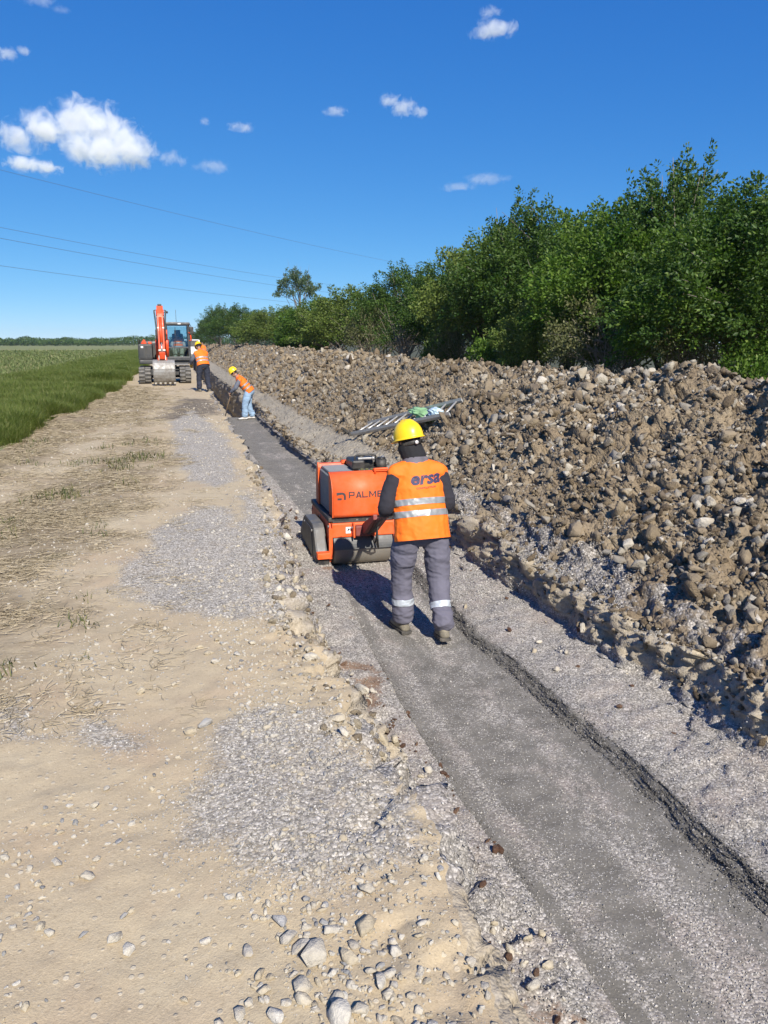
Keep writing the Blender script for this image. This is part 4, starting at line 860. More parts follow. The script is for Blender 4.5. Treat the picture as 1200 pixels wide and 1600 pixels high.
M_INK = painted('navy_print', (.022, .026, .075), .6, (.3, .1, .02), .15); M_INKRED = painted('red_print', (.35, .05, .03), .6, (.5, .15, .02), .2); M_WHITEP = painted('white_plastic', (.75, .75, .73), .4); M_BLACKP = painted('black_plastic', (.018, .018, .018), .45, (.25, .22, .17), .3)
M_GLOVE = cloth('yellow_glove', (.62, .42, .05), .15); M_EYE = painted('eye', (.03, .02, .015), .2, amount=0)
def V3(*a): return Vector(a)
def add_mb(dst, src, M):
    o = len(dst.v); dst.v += [tuple(M @ Vector(v)) for v in src.v]; dst.f += [tuple(i + o for i in f) for f in src.f]; dst.sm += src.sm
def hand(mb, wpt, d, side, nrm, curl=.5, g=0.0):
    wpt = Vector(wpt); d = Vector(d).normalized(); side = Vector(side); side = (side - d * side.dot(d)).normalized(); nrm = Vector(nrm); nrm = (nrm - d * nrm.dot(d) - side * nrm.dot(side)).normalized()
    mb.limb([wpt - d * .03, wpt + d * .03, wpt + d * .085], [(.028 + g, .022 + g), (.040 + g, .018 + g), (.043 + g, .015 + g)], 10, ref=side, sub=2)
    for k, (o, l) in enumerate(((.032, .88), (.011, 1.0), (-.011, .95), (-.031, .78))):
        p = wpt + d * .078 + side * o; a = .15; P = [p - d * .02, p]
        for sl in (.042, .028, .022):
            a += curl; dd = d * math.cos(a) + nrm * math.sin(a); p = p + dd * sl * l; P.append(p)
        mb.limb(P, [.0095 + g, .0095 + g, .009 + g, .0085 + g, .007 + g], 8, sub=2)
    p = wpt + d * .02 + side * .03; t1 = (side * .75 + d * .55 + nrm * .35).normalized(); t2 = (side * .2 + d * .8 + nrm * .6).normalized()
    mb.limb([p, p + t1 * .04, p + t1 * .04 + t2 * .035, p + t1 * .04 + t2 * .055], [.013 + g, .011 + g, .0095 + g, .007 + g], 8, sub=2)
def head_matrix(J): return Matrix.Translation(J['head']) @ Matrix.Rotation(J.get('yaw', 0), 4, 'Z') @ Matrix.Rotation(-J.get('nod', 0), 4, 'X') @ Matrix.Rotation(J.get('tilt', 0), 4, 'Y')
def helmet_mesh():
    V = []; F = []; n = 40
    def ring(fr, fz, ex=0.0, vis=0.0):
        o = len(V)
        for k in range(n):
            a = 2 * math.pi * k / n; c, s = math.cos(a), math.sin(a); vi = vis * max(0, s) ** 3
            V.append(((.122 * fr + ex) * c, (.146 * fr + ex + vi) * s, fz - (.012 * vi / .05 if vi else 0) + (0 if s > 0 else -.012 * s * 0)))
        return o
    rs = [ring(math.sin(t * math.pi / 2 / 9) ** .86, .15 * math.cos(t * math.pi / 2 / 9)) for t in range(1, 10)]
    for o in rs[:7]:                                   # raised centre ridge and two side ridges
        for k in range(n):
            x, y, z = V[o + k]
            if abs(x) < .024: V[o + k] = (x, y, z + .007)
    rs += [ring(1, -.012), ring(1, -.016, .013, .05), ring(1, -.022, .013, .05), ring(.97, -.018), ring(.93, .06)]
    for a, b in zip(rs[:-1], rs[1:]):
        for k in range(n): F.append((a + k, b + k, b + (k + 1) % n, a + (k + 1) % n))
    V.append((0, 0, .157)); t = len(V) - 1
    for k in range(n): F.append((t, rs[0] + k, rs[0] + (k + 1) % n))
    me = bpy.data.meshes.new('helmet'); me.from_pydata(V, [], F); me.polygons.foreach_set('use_smooth', [True] * len(F)); me.update(); me.materials.append(M_HELMET); return me
HELMET = helmet_mesh()
def wrinkle(me, fn):
    V = get_co(me).astype(float); set_co(me, V + get_no(me) * fn(V)[:, None])
def folds(V, amp, fz=.035, fx=.13, seed=3):
    n = fbm(np.stack([V[:, 0] / fx + V[:, 2] * 3, V[:, 1] / fx, V[:, 2] / fz], 1), 1, 3, seed); return amp * (1 - 2 * np.abs(n)).clip(-1, 1)
def person(label, loc, rotz, J, C, vox=.012, group=None, parts=('helmet', 'vest'), hair=None):
    L = lambda k: Vector(J[k]); pel, chest, neck, head = L('pel'), L('chest'), L('neck'), L('head'); HM = head_matrix(J); spine = (neck - pel).normalized()
    mb = MB(); mid = (pel + chest) * .5
    mb.limb([pel - spine * .08, pel, mid, chest, neck - spine * .06], [(.14, .10), (.155, .11), (.135, .10), (.165, .115), (.10, .075)], 18, ref=(1, 0, 0))
    mb.limb([L('shL'), chest.lerp(neck, .55), L('shR')], [.055, .07, .055], 12)
    mb.limb([neck - spine * .05, neck.lerp(head, .5), head], [.062, .055, .055], 12)
    hb = MB(); hb.ell((0, -.01, .025), (.076, .096, .105), 18, 12); hb.ell((0, .022, -.05), (.056, .066, .065), 14, 9); hb.limb([(0, .082, .015), (0, .105, -.015), (0, .092, -.028)], [.010, .014, .010], 8); hb.ell((0, .078, -.055), (.026, .012, .008)); hb.ell((0, .07, -.088), (.025, .02, .02))
    for s in (-1, 1): hb.ell((s * .078, -.005, -.005), (.012, .022, .034), 10, 7); hb.ell((s * .03, .078, .028), (.022, .012, .008), 10, 7)
    add_mb(mb, hb, HM)
    for s in 'LR':
        sh, el, wr = L('sh' + s), L('el' + s), L('ha' + s); mb.limb([sh, sh.lerp(el, .5), el, el.lerp(wr, .4), wr], [.055, .050, .041, .042, .029], 12)
        if 'glove' not in parts: hand(mb, wr, J['hd' + s], J['hs' + s], J['hn' + s], J.get('curl', .5))
        hp, kn, an = L('hip' + s), L('kn' + s), L('an' + s); mb.limb([hp, hp.lerp(kn, .5), kn, kn.lerp(an, .35), an], [.088, .076, .056, .056, .038], 12)
        fd = Vector(J['ft' + s]).normalized(); mb.limb([an - fd * .04 + V3(0, 0, -.04), an + fd * .08 + V3(0, 0, -.055), an + fd * .19 + V3(0, 0, -.07)], [(.035, .03), (.042, .03), (.036, .018)], 10, ref=(fd.y, -fd.x, 0))
    root = link('person', remesh(mb, vox * .75, 4), M_SKIN); root.location = loc; root.rotation_euler = (0, 0, rotz); tag(root, label, 'person', group)
    for s in (-1, 1): link('eye', MB().ell(HM @ V3(s * .030, .079, .018), (.012, .012, .009), 10, 7).mesh('eye'), M_EYE, root)
    # upper garment with sleeves
    mb = MB(); mb.limb([pel - spine * .02, mid, chest, neck - spine * .05, neck + spine * .012], [(.165, .12), (.15, .11), (.172, .122), (.115, .09), (.074, .07)], 18, ref=(1, 0, 0)); mb.limb([L('shL'), chest.lerp(neck, .55), L('shR')], [.058, .065, .058], 12)
    for s in 'LR':
        sh, el, wr = L('sh' + s), L('el' + s), L('ha' + s); mb.limb([sh, sh.lerp(el, .3), sh.lerp(el, .6), el, el.lerp(wr, .5), el.lerp(wr, .93)], [.056, .066, .068, .064, .058, .046], 14)
    me = remesh(mb, vox, 5); wrinkle(me, lambda V: folds(V, .0045, .07, .09, 5)); link('jacket', me, C['sleeve'], root)
    # trousers
    mb = MB(); mb.limb([pel - spine * .04, pel + spine * .10], [(.185, .135), (.17, .125)], 18, ref=(1, 0, 0))
    for s in 'LR':
        hp, kn, an = L('hip' + s), L('kn' + s), L('an' + s); sx = Vector((-.012 if s == 'L' else .012, 0, 0)); mb.limb([hp + V3(0, 0, .03), hp.lerp(kn, .45) + sx, kn + sx, kn.lerp(an, .55), an + V3(0, 0, .05)], [(.105, .125), (.106, .115), (.090, .098), (.080, .088), (.080, .092)], 16, ref=(1, 0, 0))
    me = remesh(mb, vox, 4); z0 = (J['anL'][2] + J['anR'][2]) / 2
    wrinkle(me, lambda V: folds(V, .0115, .07, .15, 7) * np.interp(V[:, 2], [z0, z0 + .16, z0 + .28, z0 + .45, z0 + .62, z0 + .75], [1.3, 1.2, .5, .7, .9, .25])); tr = link('trousers', me, C['trousers'], root)
    if C.get('legband'):
        for s in 'LR':
            an, kn = L('an' + s), L('kn' + s); ax = (kn - an).normalized(); c = an + ax * .155; cut = [(c, -ax), (c + ax * .052, ax), ((0, 0, 0) if abs(J['anL'][0] - J['anR'][0]) > .1 else c, (1, 0, 0) if s == 'L' else (-1, 0, 0))]
            link('reflective_band', slab(me, 'leg_band', cut, .004), M_BANDW, tr)
    # shoes
    for s in 'LR':
        an = L('an' + s); fd = Vector(J['ft' + s]).normalized(); pt = J.get('pt' + s, 0); up = V3(0, 0, 1); sd = fd.cross(up); R_ = Matrix.Rotation(-pt, 3, sd); f2 = R_ @ fd; u2 = R_ @ up
        o = an; mb = MB(); mb.limb([o + u2 * .08, o + u2 * .0, o - u2 * .035], [(.052, .058), (.050, .062), (.046, .064)], 12, ref=sd, sub=3); mb.limb([o - f2 * .055 - u2 * .05, o + f2 * .03 - u2 * .042, o + f2 * .10 - u2 * .052, o + f2 * .185 - u2 * .062], [(.042, .034), (.048, .042), (.052, .036), (.042, .024)], 12, ref=sd)
        bt = link('boot', remesh(mb, max(.007, vox * .7), 3), C['boot'], root)
        pl = [(-.10, .030), (-.085, .046), (-.02, .043), (.06, .050), (.13, .055), (.20, .046), (.235, .02)]; pl = pl + [(a, -b) for a, b in pl[::-1]]; M = Matrix((( *sd, 0), (*f2, 0), (*u2, 0), (0, 0, 0, 1))).transposed(); M.translation = o
        sb = MB().prism([(b, a) for a, b in pl], 'z', -.093, -.068, .005); s2 = MB(); add_mb(s2, sb, M); s2.build('sole', M_SOLE, bt)
    # vest
    if 'vest' in parts:
        hem = J.get('hem', .08); k = J.get('vk', 1.0); mb = MB(); mb.limb([pel - spine * (hem + .12), pel, mid, chest, neck - spine * .075, neck - spine * .015], [(.232 * k, .165), (.222 * k, .160), (.214 * k, .150), (.222 * k, .158), (.180, .115), (.085, .085)], 22, ref=(1, 0, 0)); mb.limb([L('shL') + V3(.012, 0, -.02), chest.lerp(neck, .6), L('shR') - V3(.012, 0, .02)], [(.075, .088), (.09, .105), (.075, .088)], 14, ref=(0, 1, 0))
        full = remesh(mb, vox * .85, 6); wrinkle(full, lambda V: folds(V, .0055, .10, .10, 9) + .006 * fbm(V, .16, 2, 13)); vm = slab(full, 'vest', [(pel - spine * hem, -spine)], 0); vs = link('vest', vm, M_VEST, root)
        sl = (neck - pel).length
        for t in J.get('bands', (.18, .36)):
            c = pel + spine * (t * sl); link('reflective_band', slab(full, 'band', [(c - spine * .0, -spine), (c + spine * .05, spine)], .004), M_BAND, vs)
        if 'lettering' in C: C['lettering'](vs, vm, J)
    if 'helmet' in parts:
        h = link('helmet', HELMET, M_HELMET, root); h.matrix_local = HM @ Matrix.Translation((0, -.012, .052)) @ Matrix.Rotation(J.get('htilt', -.06), 4, 'X') @ Matrix.Scale(.92, 4)
    # hair or balaclava
    mb = MB(); mb.ell((0, -.014, .028), (.084, .102, .112), 18, 12)
    if hair == 'hood': mb.ell((0, -.0, -.04), (.094, .10, .085), 16, 9); nb = HM.inverted() @ neck; mb.limb([(0, -.01, -.03), nb + V3(0, 0, .02)], [.097, .10], 14)
    me = remesh(mb, max(.008, vox * .8), 3); bm = bmesh.new(); bm.from_mesh(me)
    lim = (lambda c: c.y > .045 and abs(c.x) < .06 and -.075 < c.z < .06) if hair == 'hood' else (lambda c: (c.y > .055 and c.z < .09) or c.z < -.03 or (abs(c.x) > .07 and c.z < .0 and c.y > -.03))
    bmesh.ops.delete(bm, geom=[f for f in bm.faces if lim(f.calc_center_median())], context='FACES'); bm.to_mesh(me); bm.free(); hd = link('balaclava' if hair == 'hood' else 'hair', me, M_BLACK, root); hd.matrix_local = HM
    if 'glove' in parts:
        for s in 'LR':
            gb = MB(); hand(gb, J['ha' + s], J['hd' + s], J['hs' + s], J['hn' + s], J.get('curl', .5), .004); link('glove', remesh(gb, .008, 2), M_GLOVE, root)
    return root
def vest_print(vs, vm, J):
    for txt, size, sh, bo, sx, c, m in (('ersa', .128, .30, .0052, 1.16, (.020, 1.318), M_INK), ('CONSTRUCTION', .0185, 0, .0005, 1.12, (.020, 1.250), M_INKRED)):
        bm = text_mesh(txt, size, sh, bo, sx, 1.02); cut_grid(bm, .012)
        M = Matrix.Translation((c[0], -.2, c[1])) @ Matrix.Rotation(-.05, 4, 'Y') @ Matrix.Rotation(math.pi / 2, 4, 'X')
        me = wrap_on(bm, 'lettering', M, vm, (0, 1, 0), .0035); link('lettering', me, m, vs)
DN = (0, 0, -1)
JM = dict(pel=(.0, .0, .935), chest=(-.005, .09, 1.215), neck=(-.012, .14, 1.44), head=(-.055, .18, 1.572), yaw=.42, nod=.22, tilt=-.05,
          shL=(-.19, .10, 1.355), shR=(.18, .09, 1.36), elL=(-.285, .04, 1.08), elR=(.235, .03, 1.09), haL=(-.225, .30, .99), haR=(.19, .30, 1.0), hdL=(.25, 1, -.1), hdR=(-.25, 1, -.1), hsL=(1, 0, 0), hsR=(-1, 0, 0), hnL=DN, hnR=DN, curl=.62,
          hipL=(-.105, .0, .88), hipR=(.105, -.01, .88), knL=(-.125, .10, .49), knR=(.135, -.02, .48), anL=(-.12, .10, .095), anR=(.125, -.225, .125), ftL=(-.12, 1, 0), ftR=(.15, 1, 0), ptR=.16, hem=.12, bands=(.12, .30), vk=1.02, htilt=-.02)
GX, GY, GZ = 1.87, 5.74, -.72
man = person('person in a yellow hard hat and orange lettered vest walking behind the roller', (GX, GY, GZ), 0, JM, dict(sleeve=M_NAVY, trousers=M_TROUSER, boot=M_BOOT, legband=True, lettering=vest_print), vox=.0085, hair='hood')
HM = head_matrix(JM)                                   # strap and ratchet of the helmet at the back of the head, collar, back pocket
mb = MB(); pts = [HM @ V3(.089 * math.cos(a), -.014 + .107 * math.sin(a), .0) for a in [math.pi * (1.0 + k / 12) for k in range(13)]]; mb.tube(pts, [(.017, .003)] * 13, 8, ref=(0, 0, 1)); strap = mb.build('helmet_strap', M_BLACKP, man)
for sx_, m_ in ((-.025, M_WHITEP), (.045, M_BLACKP)):
    c = HM @ V3(sx_, -.123, -.002); d = (HM.to_3x3() @ V3(sx_ * 3, -1, 0)).normalized(); MB().cyl(c, c + d * .014, .016, .013, 14).cyl(c + d * .014, c + d * .018, .006, .006, 10).build('ratchet_knob', m_, strap)
nk = Vector(JM['neck']); cb_ = MB(); cb_.tube([nk + V3(.0, -.012, -.045), nk + V3(0, -.008, .0), nk + V3(0, -.004, .028)], [(.112, .10), (.105, .095), (.098, .090)], 24, ref=(1, 0, 0), cap=False)
link('collar', cb_.mesh('collar'), cloth('collar_grey', (.14, .13, .15), .5, .9, 60), man)
JW = dict(pel=(0, -.10, .90), chest=(0, .12, 1.16), neck=(0, .25, 1.33), head=(0, .36, 1.45), nod=.55, shL=(-.19, .17, 1.25), shR=(.19, .17, 1.25), elL=(-.24, .30, 1.0), elR=(.22, .33, 1.0), haL=(-.12, .46, .86), haR=(.06, .40, .98), hdL=(.2, .6, -.7), hdR=(-.2, .6, -.7), hsL=(1, 0, .3), hsR=(-1, 0, .3), hnL=(.3, -.6, -.5), hnR=(-.3, -.6, -.5), curl=.6,
          hipL=(-.10, -.08, .86), hipR=(.10, -.08, .86), knL=(-.12, .04, .48), knR=(.12, -.06, .47), anL=(-.13, .06, .095), anR=(.13, -.16, .095), ftL=(-.1, 1, 0), ftR=(.15, 1, 0), hem=.05, bands=(.14, .36))
w2 = person('person bending in the trench in pale jeans with a shovel', (2.2, 24.55, -.72), rad(82), JW, dict(sleeve=M_GREYSLEEVE, trousers=M_JEANS, boot=M_SHOE), vox=.014)
JW1 = dict(JW); JW1.update(pel=(0, -.06, .92), chest=(0, .08, 1.19), neck=(0, .17, 1.38), head=(0, .27, 1.50), shL=(-.19, .10, 1.30), shR=(.19, .10, 1.30), elL=(-.27, .22, 1.06), elR=(.22, .28, 1.06), haL=(-.22, .46, .92), haR=(.10, .46, .95), hipL=(-.10, -.05, .88), hipR=(.10, -.05, .88), nod=.6)
w1 = person('person in dark trousers and an orange vest leaning over on the track beside the excavator', (1.02, 27.4, 0), rad(22), JW1, dict(sleeve=M_GREYSLEEVE, trousers=M_DARKTR, boot=M_BOOT), vox=.014, parts=('helmet', 'vest', 'glove'))
JS = dict(JW1); JS.update(pel=(0, 0, .93), chest=(0, .01, 1.22), neck=(0, .02, 1.44), head=(0, .04, 1.60), nod=.1, shL=(-.2, 0, 1.36), shR=(.2, 0, 1.36), elL=(-.27, .02, 1.08), elR=(.27, .02, 1.08), haL=(-.24, .2, .92), haR=(.22, .22, .95), hipL=(-.1, 0, .88), hipR=(.1, 0, .88), knL=(-.1, .03, .48), knR=(.1, .03, .48), anL=(-.1, 0, .095), anR=(.12, 0, .095))
M_ORANGEJ = cloth('orange_jacket', (.80, .17, .03), .1)
w3 = person('distant person in an orange jacket standing on the track beyond the excavator', (2.7, 70, -.05), rad(150), JS, dict(sleeve=M_ORANGEJ, trousers=M_DARKTR, boot=M_BOOT), vox=.016, parts=('vest',))
# shovel held by the bending person in the trench
sh = thing('shovel', 'long handled shovel held by the person bending in the trench', 'shovel', (2.2, 24.55, -.72), rad(82))
a, b = V3(.04, .38, 1.08), V3(-.16, .62, .30); dd = (b - a).normalized()
MB().tube([a, b], .016, 8).build('handle', painted('shovel_wood', (.16, .10, .05), .7), sh)
bl = MB(); q = dd.cross(V3(1, 0, 0)).normalized(); r_ = [b + dd * t + V3(1, 0, 0) * w_ + q * (.03 * (1 - (w_ / .12) ** 2)) for t in (0, .12, .22, .29) for w_ in [k * w0 / 3 for w0 in [{0: .10, .12: .12, .22: .10, .29: .03}[t]] for k in (-3, -1.5, 0, 1.5, 3)]]
bl.add(r_, [(i * 5 + k, i * 5 + k + 1, i * 5 + k + 6, i * 5 + k + 5) for i in range(3) for k in range(4)], True); bl.build('blade', painted('shovel_steel', (.16, .15, .14), .5, metal=.6), sh)
# ------------------------------------------------------------------ the roller
M_ORANGE = painted('machine_orange', (.82, .105, .014), .5, (.40, .26, .14), .25, 0, 7)
M_ORED = painted('machine_red_orange', (.62, .07, .015), .42, (.35, .22, .12), .3, 0, 7)
M_CHASSIS = painted('chassis_black', (.020, .020, .022), .5, (.22, .19, .14), .35); M_GREYCAST = painted('guard_grey', (.085, .088, .092), .5, (.26, .23, .18), .5, .0, 8)
M_FIN = painted('grille_grey', (.19, .20, .21), .45, (.28, .25, .2), .4, .2, 12); M_STEELDRUM = painted('drum_steel', (.33, .31, .27), .45, (.30, .26, .2), .85, .55, 10)
M_SCRAPE = painted('scraper_grey', (.075, .08, .085), .45, (.22, .20, .16), .35, 0, 9); M_ENGINE = painted('engine_black', (.014, .015, .015), .4, (.20, .18, .14), .25); M_OLIVE = painted('engine_olive', (.07, .075, .02), .5, (.2, .18, .1), .3); M_BOLT = painted('bolt_zinc', (.45, .45, .43), .35, amount=.3, metal=.7)
M_DECAL = painted('decal_dark', (.035, .036, .04), .5, (.3, .12, .04), .12); M_WHITED = painted('decal_white', (.72, .72, .70), .45, amount=.15); M_MAROON = painted('bracket_maroon', (.20, .035, .03), .5, (.28, .2, .14), .35); M_RUBBER = painted('rubber', (.022, .022, .022), .8, (.22, .2, .16), .5)
ro = thing('road_roller', 'orange walk behind drum roller with black engine in the trench', 'roller', (1.875, 7.75, -.72), 0)
def pt(name, mb, m, parent=None): return mb.build(name, m, parent or ro)
def drum(y):
    b = MB(); n = 48; pr = [(-.325, .0), (-.325, .185), (-.315, .208), (-.30, .215), (.30, .215), (.315, .208), (.325, .185), (.325, .0)]
    V = []; F = []
    for x, r_ in pr:
        for k in range(n): a = 2 * math.pi * k / n; V.append((x, y + max(r_, .001) * math.cos(a), .215 + max(r_, .001) * math.sin(a)))
    for i in range(len(pr) - 1):
        for k in range(n): F.append((i * n + k, i * n + (k + 1) % n, (i + 1) * n + (k + 1) % n, (i + 1) * n + k))
    b.add(V, F, True); d = pt('drum', b, M_STEELDRUM)
    for s in (-1, 1): pt('axle_cap', MB().cyl((s * .326, y, .215), (s * .345, y, .215), .06, n=16), M_CHASSIS, d)
drum(.215); drum(.93)
# scraper aprons following the drums
def arcstrip(y, a0, a1, r, x, th=.012, n=10):
    b = MB(); P = [(y + r * math.cos(a0 + (a1 - a0) * k / n), .215 + r * math.sin(a0 + (a1 - a0) * k / n)) for k in range(n + 1)]; Q = [(y + (r + th) * math.cos(a0 + (a1 - a0) * k / n), .215 + (r + th) * math.sin(a0 + (a1 - a0) * k / n)) for k in range(n + 1)][::-1]
    return b.prism(P + Q, 'x', -x, x)
pt('scraper', arcstrip(.215, rad(180), rad(112), .232, .322), M_SCRAPE); pt('scraper', arcstrip(.93, rad(0), rad(68), .232, .322), M_SCRAPE)
# frame
pt('rear_frame', MB().box((-.0, .045, .425), (.68, .11, .155), bevel=.014), M_ORANGE)
pt('frame_lip', MB().box((0, .06, .512), (.66, .10, .018), bevel=.004), M_CHASSIS); pt('front_frame', MB().box((0, 1.10, .425), (.68, .10, .155), bevel=.014), M_ORED)
pt('chassis_plate', MB().box((0, .56, .535), (.74, 1.06, .05), bevel=.012), M_CHASSIS); pt('chassis_body', MB().box((.01, .57, .40), (.56, .82, .20), bevel=.02), M_CHASSIS)
for s in (-1, 1):
    sp = pt('side_plate', MB().prism([(.005, .16), (.005, .44), (.06, .505), (.62, .52), (1.06, .50), (1.11, .44), (1.11, .16), (1.0, .10), (.80, .34), (.36, .34), (.15, .08), (.04, .07)], 'x', s * .343, s * .362, .004), M_ORED)
    pt('edge_flange', MB().prism([(-.012, .12), (-.012, .45), (.012, .45), (.012, .12)], 'x', s * .335, s * .374, .003), M_ORANGE, sp)
    for y, z in ((.03, .20), (.03, .33), (.06, .46), (.55, .47), (1.05, .45)): pt('bolt', MB().cyl((s * .362, y, z), (s * .372, y, z), .013, n=6, smooth=False), M_BOLT, sp)
# belt guard on the left side
poly = [(.04, .03), (.05, .16), (.20, .42), (.28, .455), (.74, .455), (.86, .41), (1.10, .20), (1.12, .05), (.9, .02), (.5, .015), (.1, .01)]
gd = MB().prism(poly, 'x', -.505, -.376, .022); g_ = pt('belt_guard', gd, M_GREYCAST); pt('guard_rib', MB().prism([(.24, .10), (.30, .40), (.70, .40), (.88, .12)], 'x', -.512, -.500, .006), M_GREYCAST, g_)
for y, z in ((.10, .12), (.26, .38), (.74, .38), (1.0, .14)): pt('bolt', MB().cyl((-.505, y, z), (-.516, y, z), .013, n=6, smooth=False), M_BOLT, g_)
pt('foot_plate', MB().box((-.445, -.035, .175), (.135, .10, .065), bevel=.008), M_ORANGE)
pt('mud_flap', MB().box((-.44, -.02, .09), (.12, .05, .10), bevel=.008), M_CHASSIS)
# rear hood: a sheet bowed at the top
prof = [(.0, .565)] + [(-.004, .60), (-.004, .80)] + [(.19 - .194 * math.cos(a), .80 + .222 * math.sin(a)) for a in [rad(k * 10) for k in range(1, 9)]] + [(.20, 1.022), (.215, 1.022), (.215, .565)]
hood = pt('rear_hood', MB().prism(prof, 'x', -.325, .325, .0), M_ORANGE); hood.data.polygons.foreach_set('use_smooth', [len(p.vertices) == 4 for p in hood.data.polygons]); 
for p in hood.data.polygons:
    if abs(p.normal.x) > .9: p.use_smooth = False
pt('hood_edge', MB().prism([(q[0] - .0, q[1]) for q in prof[:12]] + [(q[0] + .018, q[1] - .006) for q in prof[:12]][::-1], 'x', -.332, -.322), M_ORANGE, hood)
pt('hood_handle', MB().tube([(.16, .10, 1.0), (.16, .11, 1.05), (.30, .11, 1.05), (.30, .10, 1.0)], .012, 8).box((.23, .14, 1.035), (.16, .06, .03), bevel=.008), M_ORANGE, hood)
pt('warning_label', MB().box((.235, .0845, .958), (.07, .003, .018), rot=(-.72, 0, 0)), M_DECAL, hood)
W_, T_ = .95, .21                                        # block capitals, drawn as outlines
def _ax(y): return T_ + .06 + (W_ / 2 - T_ - .06) * y / .72
GLYPH = {'P': [[(0, 0), (T_, 0), (T_, 1), (0, 1)], [(T_, 1), (W_ - .1, 1), (W_, .9), (W_, .44), (W_ - .1, .34), (T_, .34), (T_, .34 + .18), (W_ - T_, .52), (W_ - T_, .82), (T_, .82)]],
 'A': [[(0, 0), (T_ + .06, 0), (W_ / 2, .72), (W_ / 2, 1), (W_ / 2 - .12, 1)], [(W_, 0), (W_ / 2 + .12, 1), (W_ / 2, 1), (W_ / 2, .72), (W_ - T_ - .06, 0)], [(_ax(.18), .18), (W_ - _ax(.18), .18), (W_ - _ax(.36), .36), (_ax(.36), .36)]],
 'L': [[(0, 0), (W_, 0), (W_, .19), (T_, .19), (T_, 1), (0, 1)]],
 'M': [[(0, 0), (T_, 0), (T_, .66), (.575, .12), (1.15 - T_, .66), (1.15 - T_, 0), (1.15, 0), (1.15, 1), (1.15 - T_, 1), (.575, .40), (T_, 1), (0, 1)]],
 'E': [[(0, 0), (W_, 0), (W_, .19), (T_, .19), (T_, .41), (W_ - .08, .41), (W_ - .08, .59), (T_, .59), (T_, .81), (W_, .81), (W_, 1), (0, 1)]]}
bm = bmesh.new(); x_ = 0
for ch in 'PALME':
    for pg in GLYPH[ch]: bm.faces.new([bm.verts.new((x_ + p[0], p[1], 0)) for p in pg])
    x_ += (1.15 if ch == 'M' else W_) + (.06 if ch == 'A' else .17)
bm.normal_update(); bmesh.ops.triangulate(bm, faces=bm.faces); bmesh.ops.scale(bm, vec=(.068, .068, 1), verts=bm.verts); cut_grid(bm, .02)
link('lettering', wrap_on(bm, 'lettering', Matrix.Translation((-.155, -.5, .768)) @ Matrix.Rotation(math.pi / 2, 4, 'X'), hood.data, (0, 1, 0), .002), M_DECAL, hood)
# the maker's emblem: an arch with a bar in it
bm = bmesh.new(); o_ = [(-.055, .035), (.0, .035)] + [(.055 - .045 + .045 * math.sin(a), -.01 + .045 * math.cos(a)) for a in [rad(q) for q in range(0, 91, 15)]] + [(.055, -.055), (.03, -.055), (.03, -.012)] + [(.008 + .022 * math.cos(a), -.012 + .022 * math.sin(a)) for a in [rad(q) for q in range(15, 91, 25)]] + [(-.055, .0)]
bm.faces.new([bm.verts.new((x, y, 0)) for x, y in o_]); bm.faces.new([bm.verts.new((x, y, 0)) for x, y in ((-.045, -.055), (.005, -.055), (.005, -.032), (-.045, -.032))]); bm.normal_update(); bmesh.ops.triangulate(bm, faces=bm.faces); cut_grid(bm, .02)
link('emblem', wrap_on(bm, 'emblem', Matrix.Translation((-.235, -.5, .802)) @ Matrix.Scale(.9, 4) @ Matrix.Rotation(math.pi / 2, 4, 'X'), hood.data, (0, 1, 0), .002), M_DECAL, hood)
# radiator block with corrugated side running over the top
pt('grille_core', MB().box((-.16, .475, .79), (.29, .50, .44), bevel=.01), M_ENGINE)
gp = pt('grille', MB().box((-.17, .475, .80), (.285, .49, .40)), M_ENGINE)
for k in range(15):
    y = .240 + k * .0335; MB().prism([(-.322, .575), (-.322, .97), (-.30, 1.012), (-.03, 1.012), (-.03, .995), (-.292, .995), (-.306, .963), (-.306, .575)], 'y', y, y + .022, .003).build('grille_rib', M_FIN, gp)
fp = [(.755, .56), (.755, .985), (.78, 1.03), (.83, 1.03), (.90, .96), (.935, .80), (.94, .56)]
fh = pt('front_hood', MB().prism(fp, 'x', -.335, .325, .008), M_ORED); pt('hood_edge', MB().prism([(.748, .56), (.748, .99), (.775, 1.038), (.80, 1.038), (.78, .985), (.775, .56)], 'x', -.342, -.320, .003), M_ORANGE, fh)
pt('cap', MB().cyl((-.02, .80, 1.025), (-.02, .80, 1.055), .04, n=18).box((-.02, .8, 1.03), (.09, .09, .02), bevel=.004), M_ORANGE)
# engine
en = pt('engine', MB().box((.17, .49, .86), (.32, .48, .34), bevel=.025), M_ENGINE)
pt('fuel_tank', MB().box((.12, .56, 1.06), (.30, .30, .10), bevel=.03), M_ENGINE, en); pt('tank_cap', MB().cyl((.10, .50, 1.11), (.10, .50, 1.145), .034, n=18), M_BLACKP, en)
pt('air_filter', MB().cyl((.29, .34, 1.0), (.29, .34, 1.12), .06, n=20).cyl((.29, .34, 1.12), (.29, .34, 1.14), .045, n=20), M_BLACKP, en); pt('muffler', MB().box((.02, .34, 1.07), (.14, .13, .10), bevel=.02), M_ENGINE, en)
for k in range(4): pt('cooling_slot', MB().box((.05 + k * .055, .247, 1.0), (.034, .01, .075), bevel=.004), M_OLIVE, en)
pt('lifting_bail', MB().tube([(.0, .40, 1.08), (.01, .40, 1.15), (.05, .40, 1.165), (.20, .40, 1.165), (.24, .40, 1.15), (.25, .40, 1.08)], .011, 8), M_BLACKP, en); pt('bright_bracket', MB().box((.11, .36, 1.13), (.16, .04, .02), bevel=.005).cyl((.20, .36, 1.13), (.20, .33, 1.13), .02), M_BOLT, en)
